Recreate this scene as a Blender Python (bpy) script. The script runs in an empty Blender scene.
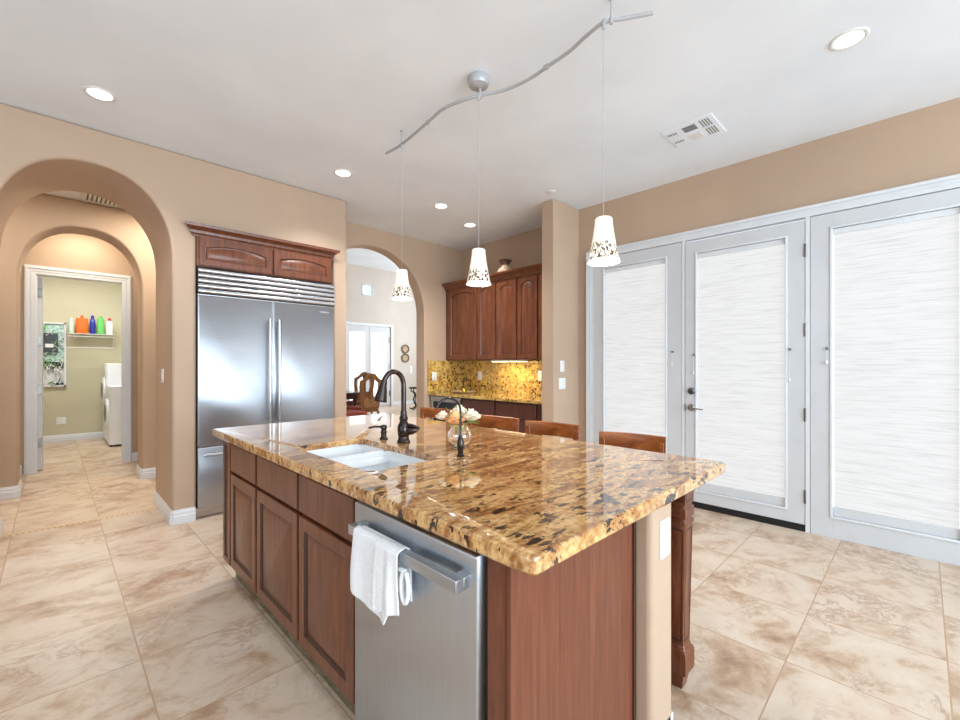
import bpy, bmesh, math, random
from mathutils import Vector, Matrix
random.seed(7)
PI = math.pi
S = bpy.context.scene
COL = S.collection

# ------------------------------------------------------------------ camera
cd = bpy.data.cameras.new('camera'); cam = bpy.data.objects.new('camera', cd); COL.objects.link(cam)
cam.location = (0, 0, 1.305)
cam.rotation_euler = (PI/2, 0, -math.radians(44.5))
cd.sensor_width = 36; cd.sensor_fit = 'HORIZONTAL'
cd.lens = 36*434/960
cd.shift_y = 5/960
cd.clip_start = 0.02
S.camera = cam

# ------------------------------------------------------------------ world, lights, exposure
w = bpy.data.worlds.new('world'); S.world = w; w.use_nodes = True
w.node_tree.nodes['Background'].inputs[0].default_value = (.80, .88, 1, 1)
w.node_tree.nodes['Background'].inputs[1].default_value = 1.0
S.view_settings.view_transform = 'Standard'
S.view_settings.look = 'None'
S.view_settings.gamma = 1
S.view_settings.use_curve_mapping = False
S.view_settings.exposure = 0.0

def area(name, loc, rot, sx, sy, power, col=(1, 1, 1)):
    l = bpy.data.lights.new(name, 'AREA'); l.shape = 'RECTANGLE'; l.size = sx; l.size_y = sy
    l.energy = power; l.color = col
    o = bpy.data.objects.new(name, l); COL.objects.link(o); o.location = loc; o.rotation_euler = rot
    return o
# added fill areas behind the camera, rear and left, tilted towards the ceiling
area('fill_rear', (0.8, -5.9, 1.5), (math.radians(118), 0, 0), 6.6, 2.4, 600, (.70, .87, 1))
area('fill_left', (-2.9, 0.4, 1.5), (math.radians(122), 0, -PI/2), 4.4, 2.2, 40, (.70, .87, 1))
area('fill_overhead', (0.7, -2.6, 2.98), (0, 0, 0), 4.6, 3.0, 80, (.74, .89, 1))  # added soft fill just below the ceiling, out of view, no fixture
# added fill areas for the living room, hall, vestibule and laundry, without fixtures
area('fill_living_room', (9.6, 8.6, 2.4), (math.radians(90), 0, math.radians(90)), 4.5, 3.4, 300, (.85, .94, 1))
area('fill_hall', (0.95, 5.68, 3.03), (0, 0, 0), .5, .5, 30, (1, .93, .78))
area('fill_hall_end', (-0.95, 5.68, 3.03), (0, 0, 0), .5, .5, 20, (1, .93, .78))
area('fill_vestibule', (0.25, 7.05, 3.03), (0, 0, 0), .4, .4, 15, (1, .91, .72))
area('fill_laundry', (0.3, 9.0, 3.03), (0, 0, 0), 1.2, .5, 52, (1, 1, .95))

# ------------------------------------------------------------------ material helpers
def lin(c):
    return tuple(((v/255)/12.92 if v/255 <= .04045 else ((v/255+.055)/1.055)**2.4) for v in c) + (1,)

class NT:
    def __init__(s, name):
        s.m = bpy.data.materials.new(name); s.m.use_nodes = True
        s.t = s.m.node_tree; s.b = s.t.nodes['Principled BSDF']; s.tc = s.t.nodes.new('ShaderNodeTexCoord')
    def n(s, ty, **kw):
        nd = s.t.nodes.new('ShaderNode'+ty)
        for k, v in kw.items():
            if hasattr(nd, k) and k not in ('Scale',): setattr(nd, k, v)
        return nd
    def put(s, inp, v):
        if isinstance(v, bpy.types.NodeSocket): s.t.links.new(v, inp)
        else: inp.default_value = v
    def mapping(s, scale=(1, 1, 1), rot=(0, 0, 0), loc=(0, 0, 0), src=None):
        m = s.n('Mapping'); s.put(m.inputs[0], src or s.tc.outputs['Object'])
        m.inputs['Scale'].default_value = scale; m.inputs['Rotation'].default_value = rot; m.inputs['Location'].default_value = loc
        return m.outputs[0]
    def noise(s, vec, scale, detail=3, rough=.5, dist=0):
        n = s.n('TexNoise'); s.put(n.inputs['Vector'], vec); n.inputs['Scale'].default_value = scale
        n.inputs['Detail'].default_value = detail; n.inputs['Roughness'].default_value = rough; n.inputs['Distortion'].default_value = dist
        return n.outputs[0]
    def voro(s, vec, scale, feature='F1'):
        n = s.n('TexVoronoi'); n.feature = feature; s.put(n.inputs['Vector'], vec); n.inputs['Scale'].default_value = scale
        return n
    def ramp(s, fac, stops):
        r = s.n('ValToRGB'); s.put(r.inputs[0], fac); e = r.color_ramp.elements
        while len(e) < len(stops): e.new(.5)
        for k, (p, c) in enumerate(stops):
            e[k].position = p
            e[k].color = c if len(c) == 4 else lin(c)
        return r.outputs[0]
    def bw(s, fac, a, b):
        if a > b: return s.ramp(fac, [(b, (1, 1, 1, 1)), (a, (0, 0, 0, 1))])
        return s.ramp(fac, [(a, (0, 0, 0, 1)), (b, (1, 1, 1, 1))])
    def mix(s, f, a, b, mode='MIX'):
        m = s.n('Mix'); m.data_type = 'RGBA'; m.blend_type = mode
        s.put(m.inputs[0], f); s.put(m.inputs[6], a if not isinstance(a, tuple) or len(a) == 4 else lin(a))
        s.put(m.inputs[7], b if not isinstance(b, tuple) or len(b) == 4 else lin(b)); return m.outputs[2]
    def math(s, op, a, b=0.0):
        m = s.n('Math'); m.operation = op; s.put(m.inputs[0], a); s.put(m.inputs[1], b); return m.outputs[0]
    def bump(s, h, strength=.2, dist=.01):
        b = s.n('Bump'); b.inputs['Strength'].default_value = strength; b.inputs['Distance'].default_value = dist
        s.put(b.inputs['Height'], h); s.put(s.b.inputs['Normal'], b.outputs[0])
    def set(s, **kw):
        for k, v in kw.items():
            s.put(s.b.inputs[k.replace('_', ' ')], v)
        return s

M = {}
def plain(name, c, rough=.5, metal=0, spec=None, var=.04, vs=6, **kw):
    t = NT(name); n = t.noise(t.tc.outputs['Object'], vs, 3)
    c2 = tuple(min(255, v*(1+var)) for v in c); c1 = tuple(v*(1-var) for v in c)
    t.set(Base_Color=t.ramp(n, [(.3, c1), (.7, c2)]), Roughness=rough, Metallic=metal)
    if spec is not None: t.b.inputs['Specular IOR Level'].default_value = spec
    for k, v in kw.items(): t.put(t.b.inputs[k.replace('_', ' ')], v)
    M[name] = t.m; return t

def plaster(name, c):
    t = NT(name); v = t.tc.outputs['Object']; n = t.noise(v, 1.3, 4); f = t.noise(v, 90, 3)
    c2 = tuple(min(255, x*1.02) for x in c); c1 = tuple(x*.975 for x in c)
    t.set(Base_Color=t.ramp(n, [(.3, c1), (.7, c2)]), Roughness=.62); t.b.inputs['Specular IOR Level'].default_value = .3
    t.bump(f, .06, .004); M[name] = t.m
plaster('plaster_tan', (186, 160, 137))
plaster('plaster_greige', (206, 196, 186))
plaster('plaster_khaki', (200, 193, 166))
plaster('ceiling_white', (234, 240, 247))
plain('trim_white', (218, 220, 223), .35, var=.01)
plain('door_white', (204, 205, 207), .4, var=.01)
plain('plastic_white', (226, 226, 224), .35, var=.01)
plain('outlet_slot', (60, 58, 55), .5)
plain('black_gap', (14, 13, 13), .7)
plain('bronze', (66, 58, 56), .17, 1, var=.1)
plain('pewter', (120, 116, 112), .3, 1, var=.1)
plain('chrome', (205, 205, 208), .12, 1)
plain('rail_nickel', (176, 177, 180), .4, .2)
plain('slot_grey', (128, 128, 128), .6)
plain('porcelain', (226, 229, 232), .12, var=.01)
plain('washer_white', (236, 238, 242), .3, var=.01)
plain('dark_glass', (30, 34, 44), .08)
plain('iron', (38, 34, 32), .5, .5)
plain('clay', (176, 150, 120), .6, var=.15, vs=18)
plain('clay_dark', (96, 76, 62), .55, var=.2, vs=18)
plain('bottle_orange', (236, 110, 30), .35); plain('bottle_blue', (40, 50, 150), .35)
plain('bottle_green', (110, 205, 110), .35); plain('bottle_white', (235, 236, 232), .35)
plain('bottle_clear', (200, 214, 196), .3); plain('cap_red', (200, 50, 60), .4)
plain('cable_white', (225, 230, 224), .5); plain('cable_dark', (40, 44, 50), .5); plain('cable_green', (120, 170, 90), .5)
plain('circuit_green', (168, 196, 188), .5, var=.25, vs=30); plain('module_grey', (62, 68, 74), .5)
plain('leaf_green', (104, 140, 62), .5, var=.2); plain('stem_green', (150, 180, 80), .5)
plain('petal_peach', (248, 186, 126), .6, var=.05, vs=20, Subsurface_Weight=.0)
plain('petal_cream', (250, 233, 205), .6, var=.04, vs=20)
plain('upholstery_red', (150, 60, 46), .8, var=.15); plain('upholstery_tan', (170, 126, 84), .8, var=.25, vs=40)
plain('silver_rail', (184, 188, 192), .32, .8)
plain('brass', (214, 170, 70), .25, 1)

def emis(name, c, s, base=(240, 240, 240)):
    t = NT(name); n = t.noise(t.tc.outputs['Object'], 3)
    t.set(Base_Color=lin(base), Roughness=.5, Emission_Color=lin(c), Emission_Strength=s); M[name] = t.m; return t
emis('lamp_glow', (255, 250, 240), 6.0)
emis('strip_glow', (255, 236, 170), 9.0)
emis('day_pane', (244, 249, 255), 1.0, (230, 235, 240))
emis('sky_pane', (178, 222, 240), .8, (200, 220, 230))

# cellular shade; its emission stands in for daylight through the cloth
t = NT('shade_fabric'); v = t.mapping((1, 1.6, 34)); n = t.noise(v, 3.0, 3, .55)
v2 = t.mapping((1, 1.0, 70)); n2 = t.noise(v2, 2.2, 2)
nn = t.math('ADD', t.math('MULTIPLY', n, .6), t.math('MULTIPLY', n2, .4))
c = t.ramp(nn, [(.36, (232, 232, 232)), (.47, (243, 243, 243)), (.6, (250, 250, 250))])
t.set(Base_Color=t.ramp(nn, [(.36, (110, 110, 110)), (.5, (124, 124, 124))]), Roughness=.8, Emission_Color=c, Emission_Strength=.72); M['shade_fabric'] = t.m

# cherry wood
def wood(name, c0, c1, c2, scale=(9, 9, 1.1), rough=.33, rot=(0, 0, 0)):
    t = NT(name); v = t.mapping(scale, rot); n = t.noise(v, 3, 5, .6, .6); n2 = t.noise(v, 14, 3, .6)
    f = t.math('ADD', t.math('MULTIPLY', n, .75), t.math('MULTIPLY', n2, .25))
    t.set(Base_Color=t.ramp(f, [(.34, c0), (.52, c1), (.68, c2)]), Roughness=rough)
    t.b.inputs['Coat Weight'].default_value = .15; t.b.inputs['Coat Roughness'].default_value = .2
    M[name] = t.m
wood('cherry', (80, 40, 23), (108, 58, 35), (126, 73, 46))
wood('cherry_upper', (82, 42, 24), (112, 61, 36), (134, 78, 48))
wood('cherry_groove', (80, 40, 26), (98, 52, 34), (116, 64, 44))
wood('cherry_panel', (90, 44, 27), (110, 58, 37), (128, 73, 48), (26, 26, .9), .38)
wood('cherry_glaze', (52, 28, 20), (62, 34, 24), (72, 40, 28))
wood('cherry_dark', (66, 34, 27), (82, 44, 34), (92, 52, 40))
wood('stool_wood', (112, 58, 26), (142, 78, 36), (168, 102, 54), (3, 2, 6), .25)
wood('chair_wood', (124, 82, 46), (156, 108, 64), (180, 128, 80), (6, 6, 2), .35)
wood('table_wood', (60, 34, 26), (78, 46, 34), (92, 54, 40), (2, 6, 2), .25)

# stainless steel, brushed
def steel(name, c, scale, rough=.27, bands=False, arot=0.0):
    t = NT(name); v = t.mapping(scale); n = t.noise(v, 4, 4, .6)
    n3 = t.noise(t.tc.outputs['Object'], 2.5, 2)
    t.set(Base_Color=t.ramp(n, [(.3, tuple(x*.95 for x in c)), (.7, c)]), Metallic=1.0,
          Roughness=t.math('ADD', t.math('MULTIPLY', n3, .1), rough-.05))
    h = t.noise(t.mapping((.6, .6, 2.2)), 2.0, 1) if bands else n
    t.bump(h, .12 if bands else .03, .02 if bands else .002); M[name] = t.m
    tg = t.n('Tangent'); tg.direction_type = 'RADIAL'; tg.axis = 'Z'; t.put(t.b.inputs['Tangent'], tg.outputs[0])
    t.b.inputs['Anisotropic'].default_value = .85; t.b.inputs['Anisotropic Rotation'].default_value = arot
steel('steel_fridge', (178, 181, 187), (2, 2, 90), .32, True, 0.0)
steel('steel_dish', (198, 204, 212), (90, 90, 2), .34)
steel('steel_trim', (190, 190, 192), (2, 2, 60), .25)

# granite
def granite(name, stops, spot, dens, rot, scl, big):
    t = NT(name); v = t.mapping(scl, (0, 0, rot)); o = t.tc.outputs['Object']
    a = t.noise(v, big, 6, .62, .5); c = t.ramp(a, stops)
    b = t.noise(v, big*2.4, 7, .68, .4)
    c = t.mix(t.bw(b, .47, .62), c, spot[0])
    fine = t.noise(o, 55, 4, .65)
    c = t.mix(t.math('MULTIPLY', t.bw(fine, .52, .62), .5), c, spot[1])
    c = t.mix(t.math('MULTIPLY', t.bw(fine, .46, .36), .55), c, spot[3])
    d = t.noise(t.mapping(tuple(x*1.0 for x in scl), (0, 0, rot), (7, 3, 1)), big*4.6, 5, .62, .25)
    e = t.noise(t.mapping((1, 1, 1), (0, 0, 0), (3, 1, 9)), 2.0, 2)
    c = t.mix(t.bw(t.math('ADD', d, t.math('MULTIPLY', e, .16)), dens, dens+.03), c, spot[2])
    t.set(Base_Color=c, Roughness=.06); t.b.inputs['IOR'].default_value = 1.6; t.b.inputs['Coat Weight'].default_value = .7; t.b.inputs['Coat Roughness'].default_value = .03
    M[name] = t.m
granite('granite', [(.32, (98, 60, 32)), (.42, (172, 118, 62)), (.50, (220, 176, 116)), (.66, (210, 158, 92))],
        ((158, 100, 50), (118, 74, 40), (44, 30, 28), (232, 198, 146)), .655, math.radians(-45), (1.0, 2.9, 1.6), 3.0)
granite('granite_splash', [(.30, (160, 118, 50)), (.45, (204, 164, 78)), (.6, (220, 186, 100))],
        ((160, 112, 54), (120, 82, 42), (50, 34, 28), (228, 200, 130)), .655, 0, (1.4, 1.4, 1.4), 4.6)

# travertine floor tiles
t = NT('floor_tile'); o = t.tc.outputs['Object']
sx = t.n('SeparateXYZ'); t.put(sx.inputs[0], o)
gx = t.math('DIVIDE', t.math('SUBTRACT', sx.outputs[0], .277), .506); gy = t.math('DIVIDE', t.math('SUBTRACT', sx.outputs[1], .42), .500)
fx = t.math('FRACT', gx); fy = t.math('FRACT', gy)
def edge(f): return t.math('SUBTRACT', .5, t.math('ABSOLUTE', t.math('SUBTRACT', f, .5)))
ed = t.math('MINIMUM', edge(fx), edge(fy))
grout = t.math('LESS_THAN', ed, .0055)
cb = t.n('CombineXYZ'); t.put(cb.inputs[0], t.math('FLOOR', gx)); t.put(cb.inputs[1], t.math('FLOOR', gy))
wn = t.n('TexWhiteNoise'); t.put(wn.inputs['Vector'], cb.outputs[0])
vadd = t.n('VectorMath'); vadd.operation = 'MULTIPLY_ADD'; t.put(vadd.inputs[0], wn.outputs['Color']); vadd.inputs[1].default_value = (.6, .6, 3); t.put(vadd.inputs[2], o)
vm = t.mapping((1.0, 1.2, 1), (0, 0, .2), src=vadd.outputs[0])
a = t.noise(vm, 3.2, 8, .68, .35)
c = t.ramp(a, [(.28, (146, 112, 86)), (.40, (184, 154, 127)), (.50, (206, 185, 164)), (.7, (215, 199, 182))])
b = t.noise(vm, 4.2, 9, .72, .5)
ridge = t.math('ABSOLUTE', t.math('SUBTRACT', b, .5))
mask = t.bw(t.noise(vm, 1.7, 3, .5, .3), .47, .63)
c = t.mix(t.math('MULTIPLY', t.math('MULTIPLY', t.bw(ridge, .045, .0), mask), .62), c, (148, 108, 80))
pit = t.noise(o, 34, 5, .7)
c = t.mix(t.math('MULTIPLY', t.bw(pit, .60, .72), .3), c, (160, 128, 100))
c = t.mix(t.math('MULTIPLY', wn.outputs[0], .12), c, (216, 186, 156))
c = t.mix(grout, c, (178, 146, 116))
t.set(Base_Color=c, Roughness=t.math('ADD', t.math('MULTIPLY', a, .25), .22))
t.b.inputs['Specular IOR Level'].default_value = .4
t.bump(t.math('SUBTRACT', t.math('MULTIPLY', a, .4), grout), .25, .004); M['floor_tile'] = t.m
t = NT('rope_tile'); wv = t.n('TexWave'); wv.bands_direction = 'DIAGONAL'; t.put(wv.inputs[0], t.mapping((18, 30, 1))); wv.inputs['Scale'].default_value = 1
t.set(Base_Color=t.ramp(wv.outputs[1], [(.2, (186, 150, 112)), (.6, (232, 206, 172))]), Roughness=.4); t.bump(wv.outputs[1], .6, .006); M['rope_tile'] = t.m
t = NT('toe_tile'); a = t.noise(t.mapping((2, 2, 4)), 9, 6, .65, .6)
t.set(Base_Color=t.ramp(a, [(.35, (74, 66, 46)), (.5, (104, 94, 70)), (.65, (134, 124, 98))]), Roughness=.4); M['toe_tile'] = t.m

# terry cloth
t = NT('towel_cloth'); f = t.noise(t.tc.outputs['Object'], 320, 2)
t.set(Base_Color=t.ramp(f, [(.3, (226, 226, 228)), (.7, (246, 246, 246))]), Roughness=.95); t.bump(f, .5, .003); M['towel_cloth'] = t.m
# glass for vase
t = NT('clear_glass'); t.set(Base_Color=(1, 1, 1, 1), Roughness=.02, IOR=1.45); t.b.inputs['Transmission Weight'].default_value = 1; M['clear_glass'] = t.m
# pendant glass: milky top, speckled mosaic hem
t = NT('pendant_glass'); v = t.tc.outputs['Object']; sz = t.n('SeparateXYZ'); t.put(sz.inputs[0], v)
vo = t.noise(t.mapping((1, 1, .6), (.5, 0, .3)), 110, 2, .5, .6)
hem = t.bw(sz.outputs[2], .118, .055)
sp = t.math('MULTIPLY', t.bw(vo, .50, .53), t.bw(t.math('ADD', hem, t.math('MULTIPLY', t.noise(v, 60, 2), .6)), .55, .8))
lowband = t.math('GREATER_THAN', sz.outputs[2], .018)
sp = t.math('MULTIPLY', sp, lowband)
spc = t.ramp(t.noise(v, 45, 2), [(.4, (40, 34, 32)), (.55, (140, 104, 60)), (.68, (90, 86, 84))])
c = t.mix(sp, (250, 240, 224), spc)
t.set(Base_Color=c, Roughness=.25, Emission_Color=c, Emission_Strength=t.math('MULTIPLY', t.math('SUBTRACT', 1.0, sp), .45)); M['pendant_glass'] = t.m

# ------------------------------------------------------------------ mesh helpers
class MB:
    def __init__(s): s.bm = bmesh.new(); s.mi = 0
    def _m(s, faces):
        for f in faces: f.material_index = s.mi
    def box(s, x0, y0, z0, x1, y1, z1):
        vs = [s.bm.verts.new((x, y, z)) for x in (x0, x1) for y in (y0, y1) for z in (z0, z1)]
        I = [(0, 1, 3, 2), (4, 6, 7, 5), (0, 4, 5, 1), (2, 3, 7, 6), (0, 2, 6, 4), (1, 5, 7, 3)]
        s._m([s.bm.faces.new([vs[i] for i in f]) for f in I]); return s
    def rings(s, rings, cap=True, close=True):
        R = [[s.bm.verts.new(p) for p in r] for r in rings]
        fs = []
        for a, b in zip(R[:-1], R[1:]):
            n = len(a)
            for i in range(n if close else n-1):
                fs.append(s.bm.faces.new((a[i], a[(i+1) % n], b[(i+1) % n], b[i])))
        if cap:
            fs.append(s.bm.faces.new(R[0][::-1])); fs.append(s.bm.faces.new(R[-1]))
        s._m(fs); return s
    def lathe(s, prof, c=(0, 0, 0), n=28, axis='z', cap=True):
        rs = []
        for r, h in prof:
            ring = []
            for k in range(n):
                a = 2*PI*k/n; x, y = max(r, 1e-4)*math.cos(a), max(r, 1e-4)*math.sin(a)
                p = {'z': (x, y, h), 'x': (h, x, y), 'y': (y, h, x)}[axis]
                ring.append((p[0]+c[0], p[1]+c[1], p[2]+c[2]))
            rs.append(ring)
        return s.rings(rs, cap)
    def tube(s, pts, r, n=10, cap=True):
        pts = [Vector(p) for p in pts]; rs = []; up = None
        rad = r if isinstance(r, (list, tuple)) else [r]*len(pts)
        for i, p in enumerate(pts):
            d = (pts[min(i+1, len(pts)-1)]-pts[max(i-1, 0)]).normalized()
            if up is None: up = d.orthogonal().normalized()
            up = (up-d*up.dot(d)).normalized(); sd = d.cross(up)
            rs.append([tuple(p+(up*math.cos(2*PI*k/n)+sd*math.sin(2*PI*k/n))*rad[i]) for k in range(n)])
        return s.rings(rs, cap)
    def prism(s, poly, y0, y1, axis='y'):
        """poly of (u, z) extruded along an axis: 'y' -> (u, y, z); 'x' -> (x, u, z); 'z' -> (u, v, z)"""
        f = {'y': lambda u, v, d: (u, d, v), 'x': lambda u, v, d: (d, u, v), 'z': lambda u, v, d: (u, v, d)}[axis]
        return s.rings([[f(u, v, y0) for u, v in poly], [f(u, v, y1) for u, v in poly]])
    def build(s, name, mats, parent=None, bevel=0, seg=2, smooth=None, off=None, ang=35):
        off = Vector(off) if off is not None else (rootloc(parent) if parent else Vector((0, 0, 0)))
        bmesh.ops.recalc_face_normals(s.bm, faces=s.bm.faces[:])
        bmesh.ops.translate(s.bm, verts=s.bm.verts[:], vec=-off)
        me = bpy.data.meshes.new(name); s.bm.to_mesh(me); s.bm.free()
        o = bpy.data.objects.new(name, me); COL.objects.link(o)
        if parent: o.parent = parent
        elif off.length: o.location = off
        for m in (mats if isinstance(mats, (list, tuple)) else [mats]): me.materials.append(M[m])
        if bevel:
            b = o.modifiers.new('b', 'BEVEL'); b.width = bevel; b.segments = seg; b.limit_method = 'ANGLE'; b.angle_limit = math.radians(30)
        me.polygons.foreach_set('use_smooth', [True]*len(me.polygons))
        me.set_sharp_from_angle(angle=math.radians(ang))
        if bevel: me.polygons.foreach_set('use_smooth', [True]*len(me.polygons))
        return o
def rootloc(o):
    v = Vector((0, 0, 0))
    while o: v = v+o.location; o = o.parent
    return v
def box(*a): return MB().box(*a)
def thing(name, label, cat, loc=(0, 0, 0), group=None):
    o = bpy.data.objects.new(name, None); COL.objects.link(o); o.location = loc; o.empty_display_size = .1
    o['label'] = label; o['category'] = cat
    if group: o['group'] = group
    return o
def tag(o, label, cat, group=None):
    o['label'] = label; o['category'] = cat
    if group: o['group'] = group
    return o
def struct(o): o['kind'] = 'structure'; return o
def dup(root, loc, rz=0, label=None, scale=None):
    r = root.copy(); COL.objects.link(r); r.location = loc; r.rotation_euler = (0, 0, rz)
    if scale: r.scale = scale
    if label: r['label'] = label
    for ch in list(root.children):
        c = ch.copy(); COL.objects.link(c); c.parent = r
        for g in list(ch.children):
            d = g.copy(); COL.objects.link(d); d.parent = c
    return r
def rrect(x0, y0, x1, y1, r, n=8):
    pts = []; q = r if isinstance(r, tuple) else (r, r, r, r)
    for cx, cy, a0, r in ((x1-q[0], y1-q[0], 0, q[0]), (x0+q[1], y1-q[1], 90, q[1]), (x0+q[2], y0+q[2], 180, q[2]), (x1-q[3], y0+q[3], 270, q[3])):
        for k in range(n+1):
            a = math.radians(a0+90*k/n); pts.append((cx+r*math.cos(a), cy+r*math.sin(a)))
    return pts
def arch_pts(c, a, top, b, n=2.3, N=40):
    """points of the arch from right spring over the top to left spring"""
    out = []
    for k in range(N+1):
        th = PI*k/N; cs, sn = math.cos(th), math.sin(th)
        out.append((c+a*math.copysign(abs(cs)**(2/n), cs), top-b+b*abs(sn)**(2/n)))
    return out
def face_map(axis, plane):
    """axis '-x': faces -X, (u=Y); '-y': faces -Y, (u=X).  d = distance out of the plane"""
    return (lambda u, z, d: (plane-d, u, z)) if axis == '-x' else (lambda u, z, d: (u, plane-d, z))
def panel(axis, plane, u0, u1, z0, z1, th=.02, fr=.055, rise=0, mats=('cherry', 'cherry_glaze'), name='door', parent=None, side=.0, flat=False):
    """raised panel cabinet door"""
    f = face_map(axis, plane); m = MB()
    def loop(ins, d, rs, n=14):
        a0, a1, b0, b1 = u0+ins, u1-ins, z0+ins, z1-ins
        pts = [(a0, b0), (a1, b0)]
        for k in range(n+1):
            q = k/n; pts.append((a1+(a0-a1)*q, b1-rs+rs*math.sin(PI*q)**.8))
        return [f(u, z, d) for u, z in pts]
    segs = [(0, 0, 0, 0), (0, th-.003, 0, 0), (.003, th, 0, 0)]
    if flat: segs += [(.006, th, 0, 0)]
    else:
        segs += [(fr, th, rise, 0), (fr+.006, th-.009, rise, 1), (fr+.014, th-.010, rise, 1), (fr+.036, th-.003, rise*.9, 0)]
    rs = [loop(s_[0], s_[1], s_[2]) for s_ in segs]
    R = [[m.bm.verts.new(p) for p in r] for r in rs]
    for i in range(len(R)-1):
        a, b = R[i], R[i+1]; n = len(a)
        for k in range(n):
            fc = m.bm.faces.new((a[k], a[(k+1) % n], b[(k+1) % n], b[k])); fc.material_index = segs[i+1][3]
    m.bm.faces.new(R[0][::-1]); m.bm.faces.new(R[-1])
    return m.build(name, mats, parent, ang=20)
def plate(axis, plane, u, z, w=.072, h=.118, kind='outlet', label='', cat='wall plate', name=None, gang=1, group=None):
    f = face_map(axis, plane); nm = name or ('outlet_plate' if kind == 'outlet' else 'light_switch')
    r = thing(nm, label, cat, f(u, z, 0), group)
    m = MB(); m.rings([[f(a, b, d) for a, b in rrect(u-w/2+i, z-h/2+i, u+w/2-i, z+h/2-i, .006, 3)] for d, i in ((0.0005, 0), (.004, 0), (.006, .003))])
    m.build('cover_plate', 'plastic_white', r)
    for g in range(gang):
        uu = u+(g-(gang-1)/2)*.046
        if kind == 'outlet':
            for dz in (-.027, .027):
                q = MB(); q.rings([[f(a, b, d) for a, b in rrect(uu-.017, z+dz-.014, uu+.017, z+dz+.014, .010, 4)] for d in (.006, .009)]); s_ = q.build('socket', 'plastic_white', r)
                q = MB()
                for du in (-.007, .007):
                    q.rings([[f(a, b, d) for a, b in rrect(uu+du-.0015, z+dz-.004, uu+du+.0015, z+dz+.006, .001, 1)] for d in (.0085, .0095)])
                q.build('slot', 'outlet_slot', s_)
        else:
            q = MB(); q.rings([[f(a, b, d) for a, b in rrect(uu-.016, z-.033, uu+.016, z+.033, .003, 2)] for d in (.006, .010)]); q.build('rocker', 'plastic_white', r)
    return r

H = 3.05
# ------------------------------------------------------------------ floor, ceilings
struct(box(-3.2, -6.2, -.12, 12.2, 12.3, 0).build('floor', 'floor_tile'))
struct(box(-3.2, -6.2, H, 4.7, 5.1, H+.12).build('ceiling', 'ceiling_white'))
struct(box(-3.2, 5.1, H, 2.2, 10.5, H+.12).build('ceiling_hall', 'ceiling_white'))
struct(box(2.2, 5.1, 4.33, 12.2, 12.3, 4.45).build('ceiling_living', 'ceiling_white'))
struct(box(-.30, 4.875, -.01, .69, 4.935, .004).build('trim_1', 'rope_tile'))

# ------------------------------------------------------------------ walls
X0 = -3.0
# block between kitchen and hall: hall arch and refrigerator niche
poly = [(X0, 0), (X0, H), (2.225, H), (2.225, 0), (2.078, 0), (2.078, 2.405), (.857, 2.405), (.857, 0), (.69, 0)]
poly += arch_pts(.195, .495, 2.795, .64, 2.2)
poly += [(-.30, 0)]
struct(MB().prism(poly, 4.28, 5.10).build('wall_refrigerator', 'plaster_tan', bevel=.02, seg=3))
# kitchen back wall with the arch to the living room
poly = [(2.10, 0), (2.10, 4.33), (12.2, 4.33), (12.2, 0), (3.72, 0)] + arch_pts(2.93, .79, 2.82, .82, 2.05) + [(2.14, 0)]
struct(MB().prism(poly, 4.902, 5.098).build('wall_back', 'plaster_tan', bevel=.015, seg=3))
# right wall with openings for door and windows
m = MB()
m.box(4.21, -6.2, 0, 4.36, -1.0, H); m.box(4.21, -1.0, 2.50, 4.36, 2.52, H); m.box(4.21, 2.52, 0, 4.36, 2.86, H)
struct(m.build('wall_right', 'plaster_tan'))
struct(box(4.42, 2.86, 0, 4.6, 4.902, H).build('wall_niche', 'plaster_tan'))
struct(box(3.735, 2.70, 0, 4.42, 2.86, H).build('wall_pillar', 'plaster_tan', bevel=.012, seg=3))
# kitchen walls behind the camera with window openings
m = MB(); m.box(-3.2, -6.2, 0, 4.36, -6.05, .3); m.box(-3.2, -6.2, 2.75, 4.36, -6.05, H); m.box(-3.2, -6.2, .3, -2.6, -6.05, 2.75); m.box(4.1, -6.2, .3, 4.36, -6.05, 2.75)
struct(m.build('wall_rear', 'plaster_tan'))
m = MB(); m.box(-3.2, -6.05, 0, -3.0, 5.1, .3); m.box(-3.2, -6.05, 2.7, -3.0, 5.1, H); m.box(-3.2, -6.05, .3, -3.0, -1.9, 2.7); m.box(-3.2, 2.7, .3, -3.0, 5.1, 2.7)
struct(m.build('wall_left', 'plaster_tan'))
# hall
poly = [(-3.0, 0), (-3.0, H), (2.2, H), (2.2, 0), (.72, 0)] + arch_pts(.235, .485, 2.765, .66, 2.35) + [(-.25, 0)]
struct(MB().prism(poly, 6.25, 6.62).build('wall_hall', 'plaster_tan', bevel=.02, seg=3))
m = MB(); m.box(-3.0, 7.5, 0, -.16, 7.62, H); m.box(.68, 7.5, 0, 2.2, 7.62, H); m.box(-.16, 7.5, 2.42, .68, 7.62, H)
struct(m.build('wall_laundry_door', 'plaster_tan'))
struct(box(-3.0, 10.3, 0, 2.2, 10.45, H).build('wall_laundry', 'plaster_khaki'))
struct(box(1.55, 7.62, 0, 1.65, 10.3, H).build('wall_laundry_right', 'plaster_khaki'))
struct(box(-1.3, 7.62, 0, -1.2, 10.3, H).build('wall_laundry_left', 'plaster_khaki'))
struct(box(2.2, 5.1, 0, 2.34, 12.1, 4.33).build('wall_divider', 'plaster_greige'))
struct(box(-3.1, 5.1, 0, -3.0, 10.4, H).build('wall_hall_left', 'plaster_tan'))
struct(box(.93, 6.62, 0, 1.0, 7.5, H).build('wall_vestibule_right', 'plaster_tan'))
struct(box(-.62, 6.62, 0, -.54, 7.5, H).build('wall_vestibule_left', 'plaster_tan'))
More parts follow.
